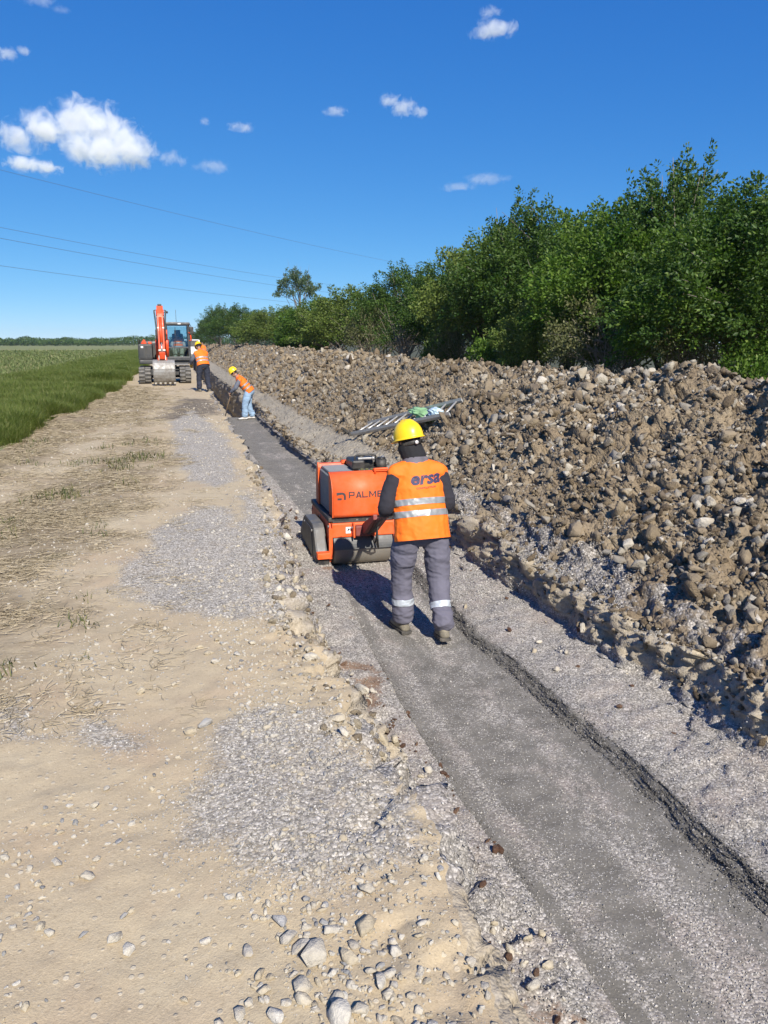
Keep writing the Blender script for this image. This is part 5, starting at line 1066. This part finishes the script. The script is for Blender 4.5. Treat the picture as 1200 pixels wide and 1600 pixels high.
pt('exhaust_pipe', MB().tube([(.31, .5, 1.0), (.35, .5, 1.05), (.35, .5, 1.13)], .018, 10), M_BOLT, en)
# hinge, tow bar and controls
br = pt('hinge_bracket', MB().box((-.115, -.04, .43), (.018, .09, .15), bevel=.004), M_ORANGE); pt('hinge_bracket', MB().box((.10, -.04, .43), (.018, .09, .15), bevel=.004), M_ORANGE)
pt('hinge_block', MB().box((-.005, -.05, .425), (.19, .08, .11), bevel=.012), M_MAROON, br); pt('hinge_pin', MB().cyl((-.14, -.05, .46), (.13, -.05, .46), .012, n=10), M_BOLT, br)
for x in (-.06, .05, .16): pt('bolt', MB().cyl((x, .03, .503), (x, .03, .53), .014, n=6, smooth=False), M_BOLT, br)
tb = pt('tow_bar', MB().prism([(-.03, .38), (-.03, .47), (-.12, .52), (-.55, .70), (-.56, .65), (-.16, .42)], 'x', -.03, .012, .005).prism([(-.03, .38), (-.03, .47), (-.12, .52), (-.55, .70), (-.56, .65), (-.16, .42)], 'x', .07, .112, .005), M_MAROON)
pt('bar_tube', MB().tube([(.04, -.06, .40), (.04, -.25, .475), (.02, -.60, .66), (-.02, -1.25, .89), (-.02, -1.52, .955)], .026, 12), M_CHASSIS, tb)
pt('control_box', MB().box((-.02, -1.38, .97), (.20, .15, .10), rot=(-.25, 0, 0), bevel=.02), M_CHASSIS, tb)
hb_ = pt('handlebar', MB().tube([(-.27, -1.70, .955), (-.25, -1.70, .955), (-.16, -1.68, .955), (-.12, -1.55, .95), (-.05, -1.50, .955), (.02, -1.50, .955), (.09, -1.55, .95), (.13, -1.68, .955), (.22, -1.70, .955), (.24, -1.70, .955)], .015, 10), M_CHASSIS, tb)
pt('lever', MB().tube([(.06, -1.38, 1.02), (.08, -1.36, 1.12)], .008, 8).ell((.08, -1.36, 1.13), (.018, .018, .018), 10, 7), M_BLACKP, tb)
pt('hose', MB().tube([(.07, -.05, .36), (.10, -.12, .30), (.08, -.25, .36), (.04, -.45, .55)], .011, 8), M_RUBBER, tb); pt('hose', MB().tube([(.10, -.02, .36), (.14, -.10, .24), (.11, -.20, .31), (.05, -.40, .50)], .010, 8), M_RUBBER, tb)
pt('sticker', MB().box((-.165, -.0115, .425), (.055, .003, .07)), M_WHITED); pt('sticker_mark', MB().prism([(-.18, .415), (-.15, .43), (-.155, .445), (-.17, .44), (-.165, .42)], 'y', -.0155, -.0125), M_INK, bpy.data.objects['sticker'])
pt('sight_hook', MB().box((-.305, .06, .535), (.10, .03, .015), rot=(0, 0, .25), bevel=.004), M_BOLT)
# ------------------------------------------------------------------ excavator
M_EXDARK = painted('excavator_grey', (.036, .038, .040), .5, (.20, .18, .14), .22, 0, 4); M_EXFRAME = painted('cab_frame', (.030, .034, .038), .45, (.22, .2, .17), .3); M_EXOR = painted('excavator_orange', (.64, .058, .008), .4, (.40, .25, .13), .2, 0, 5); M_BUCKET = painted('bucket_steel', (.30, .30, .29), .5, (.13, .10, .07), .9, .3, 5); M_TOOTH = painted('worn_tooth', (.62, .61, .58), .4, amount=.3, metal=.4); M_PAD = painted('track_pad', (.10, .10, .10), .85, (.30, .27, .22), .75, 0, 6)
def mat_glass():
    t = NT('cab_glass'); tr = t.n('ShaderNodeBsdfTransparent'); tr.inputs[0].default_value = (.80, .90, .92, 1); gl = t.n('ShaderNodeBsdfGlossy'); gl.inputs['Roughness'].default_value = .03; fr = t.n('ShaderNodeFresnel'); fr.inputs[0].default_value = 1.5
    mx = t.n('ShaderNodeMixShader'); t.l(t.math('ADD', fr.outputs[0], .06), mx.inputs[0]); t.l(tr.outputs[0], mx.inputs[1]); t.l(gl.outputs[0], mx.inputs[2]); t.l(mx.outputs[0], t.out.inputs[0]); return t.m
M_GLASS = mat_glass()
EXX, EXY = -.27, 34.5
ex = thing('excavator', 'dark grey tracked excavator with a raised orange arm facing down the track', 'excavator', (EXX, EXY, 0), 0)
def ep(name, mb, m, parent=None): return mb.build(name, m, parent or ex)
def track(cx, wdt):
    pr = []; R_ = .30; L_ = 1.12
    for a in range(90, 271, 15): pr.append((-L_ + R_ * math.cos(rad(a)), .325 + R_ * math.sin(rad(a))))
    for a in range(-90, 91, 15): pr.append((L_ + R_ * math.cos(rad(a)), .325 + R_ * math.sin(rad(a))))
    tk = ep('track', MB().prism(pr, 'x', cx - wdt / 2 + .02, cx + wdt / 2 - .02), M_RUBBER)
    per = []; n = len(pr)
    for i in range(n):
        a, b = Vector(pr[i]), Vector(pr[(i + 1) % n]); l = (b - a).length; k = max(1, int(l / .001)); per += [(a.lerp(b, j / k), math.atan2(b.y - a.y, b.x - a.x)) for j in range(k)]
    N = 42
    for i in range(N):
        for h, ofs in ((-1, 0), (1, .5)):
            q, an = per[int((i + ofs) * len(per) / N) % len(per)]; qm = MB().box((cx + h * wdt * .25, q.x - math.sin(-an) * -.012, q.y - math.cos(an) * .012), (wdt * .46, .085, .055), rot=(an, 0, 0), bevel=.012)
            pd = ep('track_pad', qm, M_PAD, tk)
    ep('sprocket', MB().cyl((cx - wdt / 2 + .0, 1.12, .325), (cx + wdt / 2 - .0, 1.12, .325), .20, n=20).cyl((cx - wdt / 2 + .0, -1.12, .325), (cx + wdt / 2 - .0, -1.12, .325), .19, n=20), M_EXDARK, tk)
track(-.80, .48); track(.80, .46)
ep('undercarriage', MB().box((0, 0, .45), (1.2, 1.3, .28), bevel=.04).cyl((0, 0, .55), (0, 0, .78), .48, n=28), M_EXDARK); ep('dozer_blade', MB().prism([(1.42, .15), (1.52, .35), (1.46, .62), (1.54, .62), (1.60, .35), (1.50, .12)], 'x', -1.02, 1.02), M_EXDARK)
ep('platform', MB().box((.0, .1, .86), (2.0, 2.1, .16), bevel=.04), M_EXDARK); ep('platform_edge', MB().box((.48, -.98, .765), (.92, .05, .045), bevel=.01), M_FIN)
sb = ep('side_housing', MB().box((-.74, -.05, 1.26), (.56, 1.75, .66), bevel=.07), M_EXDARK); ep('door_seam', MB().box((-.60, -.93, 1.26), (.012, .02, .58)), M_BLACKP, sb); ep('panel', MB().box((-.84, -.935, 1.28), (.22, .02, .50), bevel=.008), M_EXDARK, sb); ep('panel', MB().box((-.58, -.935, 1.28), (.20, .02, .50), bevel=.008), M_EXDARK, sb)
ep('work_light', MB().box((-.86, -.95, 1.46), (.10, .05, .08), bevel=.015), M_WHITEP, sb); ep('grab_rail', MB().tube([(-.98, -.85, 1.58), (-.98, -.85, 1.76), (-.98, -.2, 1.76), (-.98, -.2, 1.58)], .018, 8), M_BLACKP, sb); ep('beacon_housing', MB().prism([(-.92, 1.59), (-.68, 1.59), (-.74, 1.74), (-.80, 1.78), (-.85, 1.70)], 'y', -.45, .1, .01), M_EXOR, sb); ep('filler_box', MB().box((-.55, -.4, 1.63), (.14, .3, .10), bevel=.02), M_EXOR, sb)
ep('engine_cover', MB().box((.0, .78, 1.32), (1.96, .62, .80), bevel=.10), M_EXDARK); ep('counterweight', MB().prism([(-1.0, .75), (1.0, .75), (1.0, 1.0), (.6, 1.32), (-.6, 1.32), (-1.0, 1.0)], 'z', .82, 1.55, .04), M_EXOR)
# cab: pillars, roof, sills, then the panes
cb = ep('cab', MB().box((.57, -.30, 1.0), (.98, 1.50, .16), bevel=.03), M_EXFRAME)
X0, X1, Yf0, Yb, Z1 = .12, 1.02, -.98, .42, 2.40
for x, y0, y1 in ((X0, Yf0, -.86), (X1, Yf0, -.86), (X0, .0, .0), (X1, .0, .0), (X0, Yb, Yb), (X1, Yb, Yb)): ep('pillar', MB().tube([(x, y0, .98), (x, y0 + (y1 - y0) * .3, 1.5), (x, y1, Z1 - .04)], [(.055, .05)] * 3, 8, ref=(1, 0, 0), smooth=False), M_EXFRAME, cb)
ep('roof', MB().box((.57, -.22, Z1), (1.04, 1.40, .12), bevel=.045), M_EXFRAME, cb); ep('roof_lamp', MB().box((.66, -.935, Z1 + .0), (.12, .03, .05), bevel=.008), M_WHITEP, cb); ep('roof_hatch', MB().box((.35, -.35, Z1 + .065), (.4, .5, .02), bevel=.01), M_FIN, cb)
ep('crossbar', MB().box((.57, -.955, 1.44), (.84, .05, .055), bevel=.012), M_EXFRAME, cb); ep('sill', MB().box((.57, -.995, 1.02), (.92, .06, .12), bevel=.015), M_EXFRAME, cb)
for s, x in ((-1, X0), (1, X1)): ep('side_panel', MB().box((x, -.28, 1.22), (.03, 1.34, .38), bevel=.01), M_EXFRAME, cb); ep('side_pane', MB().box((x, -.40, 1.88), (.008, .80, .92)), M_GLASS, cb); ep('side_pane', MB().box((x, .21, 1.88), (.008, .36, .92)), M_GLASS, cb)
ep('front_pane', MB().box((.57, -.90, 1.90), (.82, .008, .88), rot=(-.09, 0, 0)), M_GLASS, cb); ep('lower_pane', MB().box((.57, -.975, 1.25), (.82, .008, .33)), M_GLASS, cb); ep('rear_pane', MB().box((.57, Yb, 1.92), (.82, .008, .76)), M_GLASS, cb); ep('rear_panel', MB().box((.57, Yb, 1.28), (.86, .04, .50), bevel=.01), M_EXFRAME, cb)
ep('wiper', MB().tube([(.46, -.96, 1.50), (.49, -.91, 2.25)], .012, 6), M_BLACKP, cb); st_ = ep('seat', MB().box((.58, -.02, 1.28), (.48, .48, .14), bevel=.05).box((.58, .22, 1.66), (.46, .13, .72), rot=(-.1, 0, 0), bevel=.06).box((.58, .27, 2.08), (.26, .10, .18), bevel=.04), M_BLACKP, cb)
ep('control_lever', MB().tube([(.32, -.45, 1.2), (.32, -.50, 1.52)], .015, 8).box((.32, -.30, 1.36), (.14, .42, .10), bevel=.03), M_BLACKP, cb); ep('control_lever', MB().tube([(.82, -.45, 1.2), (.82, -.50, 1.52)], .015, 8).box((.82, -.30, 1.36), (.14, .42, .10), bevel=.03), M_BLACKP, cb)
ep('label', MB().box((.72, -1.028, 1.03), (.22, .006, .045)), painted('label_olive', (.24, .26, .08), .5), cb)
ep('mirror', MB().tube([(1.0, -.90, 2.36), (1.1, -1.0, 2.36), (1.13, -1.02, 2.28)], .014, 8).box((1.14, -1.03, 2.13), (.16, .05, .30), bevel=.025), M_BLACKP); ep('mirror_glass', MB().box((1.14, -1.0, 2.13), (.13, .006, .26)), M_BOLT, bpy.data.objects['mirror'])
ep('handrail', MB().tube([(1.03, -.95, 1.72), (1.11, -.98, 1.74), (1.09, -.98, 2.0), (1.03, -.95, 2.05)], .03, 8), M_EXOR); ep('antenna', MB().tube([(.56, .3, 2.45), (.56, .3, 3.0)], .008, 6), M_BLACKP)
# boom, stick, cylinders, bucket
def beam(pts, wds, thick):
    """box section arm in the y-z plane: pts centre line, wds depths"""
    b = MB(); P = [Vector((0, y, z)) for y, z in pts]; up = []; dn = []
    for i, p in enumerate(P):
        t = (P[min(i + 1, len(P) - 1)] - P[max(i - 1, 0)]).normalized(); n = Vector((0, -t.z, t.y)); up.append(p + n * wds[i] / 2); dn.append(p - n * wds[i] / 2)
    return b.prism([(v.y, v.z) for v in up] + [(v.y, v.z) for v in dn[::-1]], 'x', thick[0], thick[1], .02)
BX = -.06
bo = ep('boom', beam([(-.55, 1.05), (-.85, 1.6), (-1.25, 2.28), (-1.75, 2.68), (-2.35, 2.80)], [.26, .34, .42, .34, .22], (BX - .15, BX + .15)), M_EXOR)
sk = ep('stick', beam([(-2.22, 3.02), (-2.40, 2.68), (-2.62, 2.05), (-2.86, 1.05)], [.16, .34, .28, .17], (BX - .12, BX + .12)), M_EXOR)
ep('pin_plate', MB().box((BX, -2.24, 3.05), (.15, .14, .13), bevel=.02), M_BLACKP, sk)
for z, y in ((2.62, -2.52), (2.2, -2.70), (1.35, -2.92)): ep('clamp_band', MB().box((BX, y, z), (.27, .06, .06), bevel=.012), M_TOOTH, sk)
cy = ep('stick_cylinder', MB().cyl((BX, -1.35, 2.68), (BX, -1.95, 3.05), .065, n=14).cyl((BX, -1.95, 3.05), (BX, -2.2, 3.05), .035, n=12), M_EXOR)
bcy = ep('bucket_cylinder', MB().cyl((BX, -2.62, 2.6), (BX, -2.92, 1.65), .062, n=14), M_EXOR); ep('rod', MB().cyl((BX, -2.92, 1.65), (BX, -3.06, 1.26), .032, n=12), M_BOLT, bcy)
for s in (-1, 1): ep('boom_cylinder', MB().cyl((BX + s * .20, -.95, .95), (BX + s * .20, -1.25, 1.75), .06, n=14).cyl((BX + s * .20, -1.25, 1.75), (BX + s * .20, -1.32, 2.15), .035, n=12), M_EXOR)
ep('linkage', MB().box((BX, -3.05, 1.16), (.20, .12, .26), rot=(.3, 0, 0), bevel=.02).box((BX, -2.92, 1.0), (.36, .14, .16), bevel=.03), M_EXOR)
for s in (-1, 1):
    for q in (0, .03): ep('hose', MB().tube([(BX + s * (.16 + q), -1.9, 2.9), (BX + s * (.20 + q), -2.4, 2.86), (BX + s * (.15 + q), -2.66, 2.2), (BX + s * (.14 + q), -2.85, 1.7)], .014, 7), M_RUBBER, sk)
ep('lamp', MB().tube([(BX + .14, -2.4, 2.78), (BX + .24, -2.42, 2.84)], .012, 6).ell((BX + .27, -2.42, 2.8), (.04, .05, .05), 10, 7), M_BLACKP, bo)
# bucket seen from its back, curling away
BP = [(-2.78, .98), (-2.92, 1.0), (-3.05, .96), (-3.14, .88), (-3.20, .78), (-3.235, .66), (-3.235, .54), (-3.21, .42), (-3.16, .31), (-3.08, .20), (-2.98, .11), (-2.86, .05)]; ip_ = [(y + .022, z - .005) for y, z in BP]
bk = ep('bucket', MB().prism(BP + ip_[::-1], 'x', -.42, .38), M_BUCKET)
for x in (-.42, .38): ep('bucket_side', MB().prism(BP + [(-2.62, .40)], 'x', x - .012, x + .012), M_BUCKET, bk)
for k in range(5): x = -.38 + k * .18; ep('tooth', MB().prism([(-2.90, .085), (-2.80, .035), (-2.70, -.0), (-2.80, .09)], 'x', x - .035 + .02, x + .035 + .02, .004).box((x + .02, -2.95, .10), (.085, .07, .075), rot=(.75, 0, 0), bevel=.01), M_TOOTH, bk)
for s in (-1, 1): ep('bucket_ear', MB().prism([(-3.06, .98), (-2.78, .96), (-2.86, 1.16), (-2.98, 1.16)], 'x', BX + s * .12 - .015, BX + s * .12 + .015), M_BUCKET, bk)
# operator
JO = dict(JS); JO.update(pel=(0, .0, .42), chest=(0, -.03, .70), neck=(0, -.02, .92), head=(0, .01, 1.08), shL=(-.2, -.02, .84), shR=(.2, -.02, .84), elL=(-.26, .06, .58), elR=(.26, .06, .58), haL=(-.24, .34, .55), haR=(.24, .34, .55), hipL=(-.1, .03, .40), hipR=(.1, .03, .40), knL=(-.14, .46, .44), knR=(.14, .46, .44), anL=(-.13, .55, .08), anR=(.13, .55, .08), hem=-.06, bands=(.2, .5))
person('person seated at the controls inside the excavator cab', (EXX + .58, EXY + .0, .93), math.pi, JO, dict(sleeve=cloth('pale_shirt', (.40, .33, .30), .15), trousers=cloth('beige_trousers', (.30, .27, .22), .15), boot=M_BOOT), vox=.016, parts=('vest',))
# ------------------------------------------------------------------ pale van far beyond
vn_ = thing('van', 'white van far down the track half hidden by the excavator', 'van', (2.25, 92, 0), 0); M_VANW = painted('van_white', (.72, .72, .70), .4); 
MB().prism([(-2.4, .35), (-2.45, .95), (-1.75, 1.15), (-1.2, 1.95), (2.3, 2.0), (2.45, 1.2), (2.45, .35)], 'x', -.95, .95, .08).build('body', M_VANW, vn_); MB().prism([(-1.70, 1.18), (-1.26, 1.86), (-1.30, 1.88), (-1.75, 1.20)], 'x', -.8, .8).build('windscreen', M_BLACKP, vn_)
for s in (-1, 1):
    for y in (-1.5, 1.6): MB().cyl((s * .97, y, .34), (s * .78, y, .34), .34, n=20).build('wheel', M_RUBBER, vn_)
    MB().box((s * .7, -2.44, .78), (.22, .04, .14), bevel=.02).build('headlight', M_BOLT, vn_)
# ------------------------------------------------------------------ ladder with a green net on the spoil
M_ALU = painted('aluminium', (.55, .55, .53), .4, (.33, .29, .22), .5, .5, 9)
A, B_ = Vector((3.18, 14.05, -.03)), Vector((4.13, 11.30, .56)); C_, D_ = Vector((3.55, 14.20, .14)), Vector((4.45, 11.62, .75))
ld = thing('ladder', 'aluminium ladder lying tilted on the foot of the spoil bank', 'ladder', A); 
def lrail(a, b):
    n = (C_ - A).cross(B_ - A).normalized(); return MB().tube([a - A, b - A], [(.045, .014)] * 2, 4, ref=n, smooth=False)
for a, b in ((A, B_), (C_, D_)): lrail(a, b).build('rail', M_ALU, ld)
for k in range(10): t = (k + .5) / 10; MB().tube([A.lerp(B_, t) - A, C_.lerp(D_, t) - A], .017, 8).build('rung', M_ALU, ld)
MB().box((0, .02, .0), (.10, .08, .05), bevel=.01).box((-.10, .06, .06), (.20, .05, .05), rot=(0, .6, .4), bevel=.01).build('foot', M_RUBBER, ld)
M_NET = cloth('green_sheet', (.24, .42, .20), .5, .6, 14, .6); nt = MB()
def crumple(name, c, rx, ry, rz_, seed, m):
    bm = bmesh.new(); bmesh.ops.create_icosphere(bm, subdivisions=4, radius=1); V = np.array([v.co for v in bm.verts]); f = fbm(V, .35, 4, seed, .75) * 1.3; g2 = 1 - np.abs(fbm(V + 5, .7, 3, seed + 2))
    for v, a, b in zip(bm.verts, f, g2): v.co = Vector((v.co.x * rx, v.co.y * ry, v.co.z * rz_)) * (.75 + .35 * a + .25 * b)
    me = bpy.data.meshes.new(name); bm.to_mesh(me); bm.free(); me.polygons.foreach_set('use_smooth', [True] * len(me.polygons)); o = link(name, me, m); o.location = c; return o
o = crumple('netting', tuple(A.lerp(B_, .70).lerp(C_.lerp(D_, .70), .55) + Vector((0, 0, -.01))), .15, .36, .075, 21, M_NET); o.rotation_euler = (.18, -.1, .33); tag(o, 'crumpled pale green netting bundled between the ladder rails', 'netting')
o = crumple('plastic_bag', tuple(A.lerp(B_, .84).lerp(C_.lerp(D_, .84), .3) + Vector((0, 0, .03))), .12, .16, .07, 31, cloth('pale_blue_plastic', (.45, .58, .66), .2, .4, 14, .5)); tag(o, 'pale blue plastic bag beside the green netting on the ladder', 'bag')
# ------------------------------------------------------------------ power lines
M_WIRE = painted('wire', (.10, .10, .11), .6, amount=0)
def wire(p0, p1, h0, h1, sag, label, r_=.016):
    d0 = _f + _r * (p0[0] - 600) / 1200 + _u * (800 - p0[1]) / 1200; d1 = _f + _r * (p1[0] - 600) / 1200 + _u * (800 - p1[1]) / 1200
    a = CAMP + d0 * (h0 / d0[2]); b = CAMP + d1 * (h1 / d1[2]); e = b - a; a = a - e * .5; b = b + e * .45; n = 40
    P = [Vector(a + (b - a) * (k / n)) - Vector((0, 0, sag * (4 * (k / n) * (1 - k / n) - .75))) for k in range(n + 1)]
    o = MB().tube(P, [r_ * (1.0 + .0 * k) for k in range(n + 1)], 5).build('power_cable', M_WIRE); tag(o, label, 'cable', 'power lines crossing the sky')
wire((0, 265), (590, 405), 12, 12, .9, 'thin power cable that crosses the sky highest of the four', .012)
wire((0, 355), (430, 433), 12, 12, .8, 'second power cable from the top, upper of the close pair', .018); wire((0, 372), (430, 446), 12, 12, .8, 'third power cable from the top, lower of the close pair', .022); wire((0, 415), (430, 470), 9.5, 9.5, .5, 'lowest power cable crossing the sky above the excavator', .022)
# ------------------------------------------------------------------ clouds
def cloud(label, blobs, rho=.03, dist=1900.0, seed=0, amp=1.0, fine=1.0):
    """a real cloud: a lumpy hull filled with scattering droplets; blobs give bearing and size (px, py, half width, half height)"""
    k = dist / 1200; cs = []
    for px, py, rx, ry in blobs:
        d = _f + _r * (px - 600) / 1200 + _u * (800 - py) / 1200; cs.append((Vector(CAMP + d * dist) , rx * k, ry * k))
    c0 = sum((c for c, _, _ in cs), Vector()) / len(cs); yaw = math.atan2(c0.x, c0.y)
    M = Matrix.Translation(c0) @ Matrix.Rotation(-yaw, 4, 'Z'); Mi = M.inverted()
    mb = MB(); t = NT('cloud_droplets'); oc = t.coord(); f = None
    for c, rx, ry in cs:
        q = Mi @ c; rd = (rx + ry) * .5; mb.ell(q, (rx * 1.25, rd * 1.25, ry * 1.25), 16, 10)
        s1 = t.n('ShaderNodeVectorMath', operation='SUBTRACT'); t.l(oc, s1.inputs[0]); s1.inputs[1].default_value = q
        s2 = t.n('ShaderNodeVectorMath', operation='MULTIPLY'); t.l(s1.outputs[0], s2.inputs[0]); s2.inputs[1].default_value = (1 / rx, 1 / rd, 1 / ry)
        s3 = t.n('ShaderNodeVectorMath', operation='LENGTH'); t.l(s2.outputs[0], s3.inputs[0]); g = t.math('SUBTRACT', 1.0, s3.outputs['Value'])
        if f is None: f = g
        else:
            sm = t.n('ShaderNodeMath', operation='SMOOTH_MAX'); t.l(f, sm.inputs[0]); t.l(g, sm.inputs[1]); sm.inputs[2].default_value = .15; f = sm.outputs[0]
    sz = max(max(rx, ry) for _, rx, ry in cs); of = t.n('ShaderNodeVectorMath', operation='ADD'); t.l(oc, of.inputs[0]); of.inputs[1].default_value = (seed * 733, seed * 411, seed * 97)
    n = t.noise(1.0 / (sz * .75) * fine * 1.5, 9, .66, of.outputs[0], dist=.6); e = t.math('ADD', f, t.math('MULTIPLY', t.math('SUBTRACT', n, .5), 3.1 * amp))
    den = t.mapr(e, .15, .75, 0, rho * 1.35)
    pv = t.n('ShaderNodeVolumePrincipled'); pv.inputs['Color'].default_value = (1, 1, 1, 1); pv.inputs['Anisotropy'].default_value = .0; t.l(den, pv.inputs['Density']); t.t.nodes.remove(t.b); t.l(pv.outputs[0], t.out.inputs['Volume'])

    o = link('cloud', remesh(mb, sz * .22, 4), t.m); o.matrix_world = M; tag(o, label, 'cloud', 'small fair weather clouds'); return o
cloud('large white cumulus cloud at the left over the field', [(28, 214, 34, 24), (70, 200, 42, 32), (118, 188, 46, 34), (165, 196, 40, 32), (128, 232, 34, 24), (165, 236, 48, 30), (208, 234, 40, 28), (190, 214, 36, 24)], .026, seed=1, amp=1.15)
cloud('flat bottomed cloud just below the large cumulus', [(38, 257, 30, 15), (72, 263, 28, 13)], .03, seed=2)
cloud('small torn cloud at the left edge high in the sky', [(10, 84, 22, 11), (38, 80, 15, 7)], .018, seed=3)
cloud('small white cloud highest right of the middle, larger of the pair', [(768, 47, 36, 15), (785, 44, 24, 13)], .022, seed=4)
cloud('tiny wisp above the small high cloud right of the middle', [(765, 18, 20, 9)], .014, seed=5)
cloud('torn ragged cloud near the middle of the sky', [(608, 158, 19, 11), (630, 168, 21, 15), (655, 175, 16, 9)], .022, seed=6, amp=1.2)
cloud('tiny lens shaped cloud left of the ragged one', [(523, 174, 21, 8)], .02, seed=7)
cloud('tiny white puff right of the large cumulus', [(377, 199, 21, 9)], .017, seed=8)
cloud('faint thin cloud low in the sky right of the large cumulus', [(332, 260, 30, 12)], .009, seed=9)
cloud('faint flat cloud just above the hedge trees', [(762, 280, 36, 9), (715, 292, 30, 7)], .008, seed=10)
cloud('speck of cloud beside the tiny white puff', [(320, 190, 9, 7)], .016, seed=11)
cloud('fading wisps trailing off the large cumulus', [(265, 246, 20, 13), (285, 252, 12, 8)], .010, seed=12)
cloud('faint streak of cloud at the top left edge', [(60, 1, 34, 7), (98, 16, 18, 6)], .007, seed=13)
# ------------------------------------------------------------------ air
hz = MB().box((0, 250, 5.5), (1200, 1200, 17.2)); t = NT('haze_air'); pv = t.n('ShaderNodeVolumePrincipled'); pv.inputs['Color'].default_value = (.82, .90, 1.0, 1); pv.inputs['Density'].default_value = .0002; pv.inputs['Anisotropy'].default_value = .3
t.t.nodes.remove(t.b); t.l(pv.outputs[0], t.out.inputs['Volume']); tag(hz.build('haze', t.m), 'thin blue haze of the open air', kind='stuff')
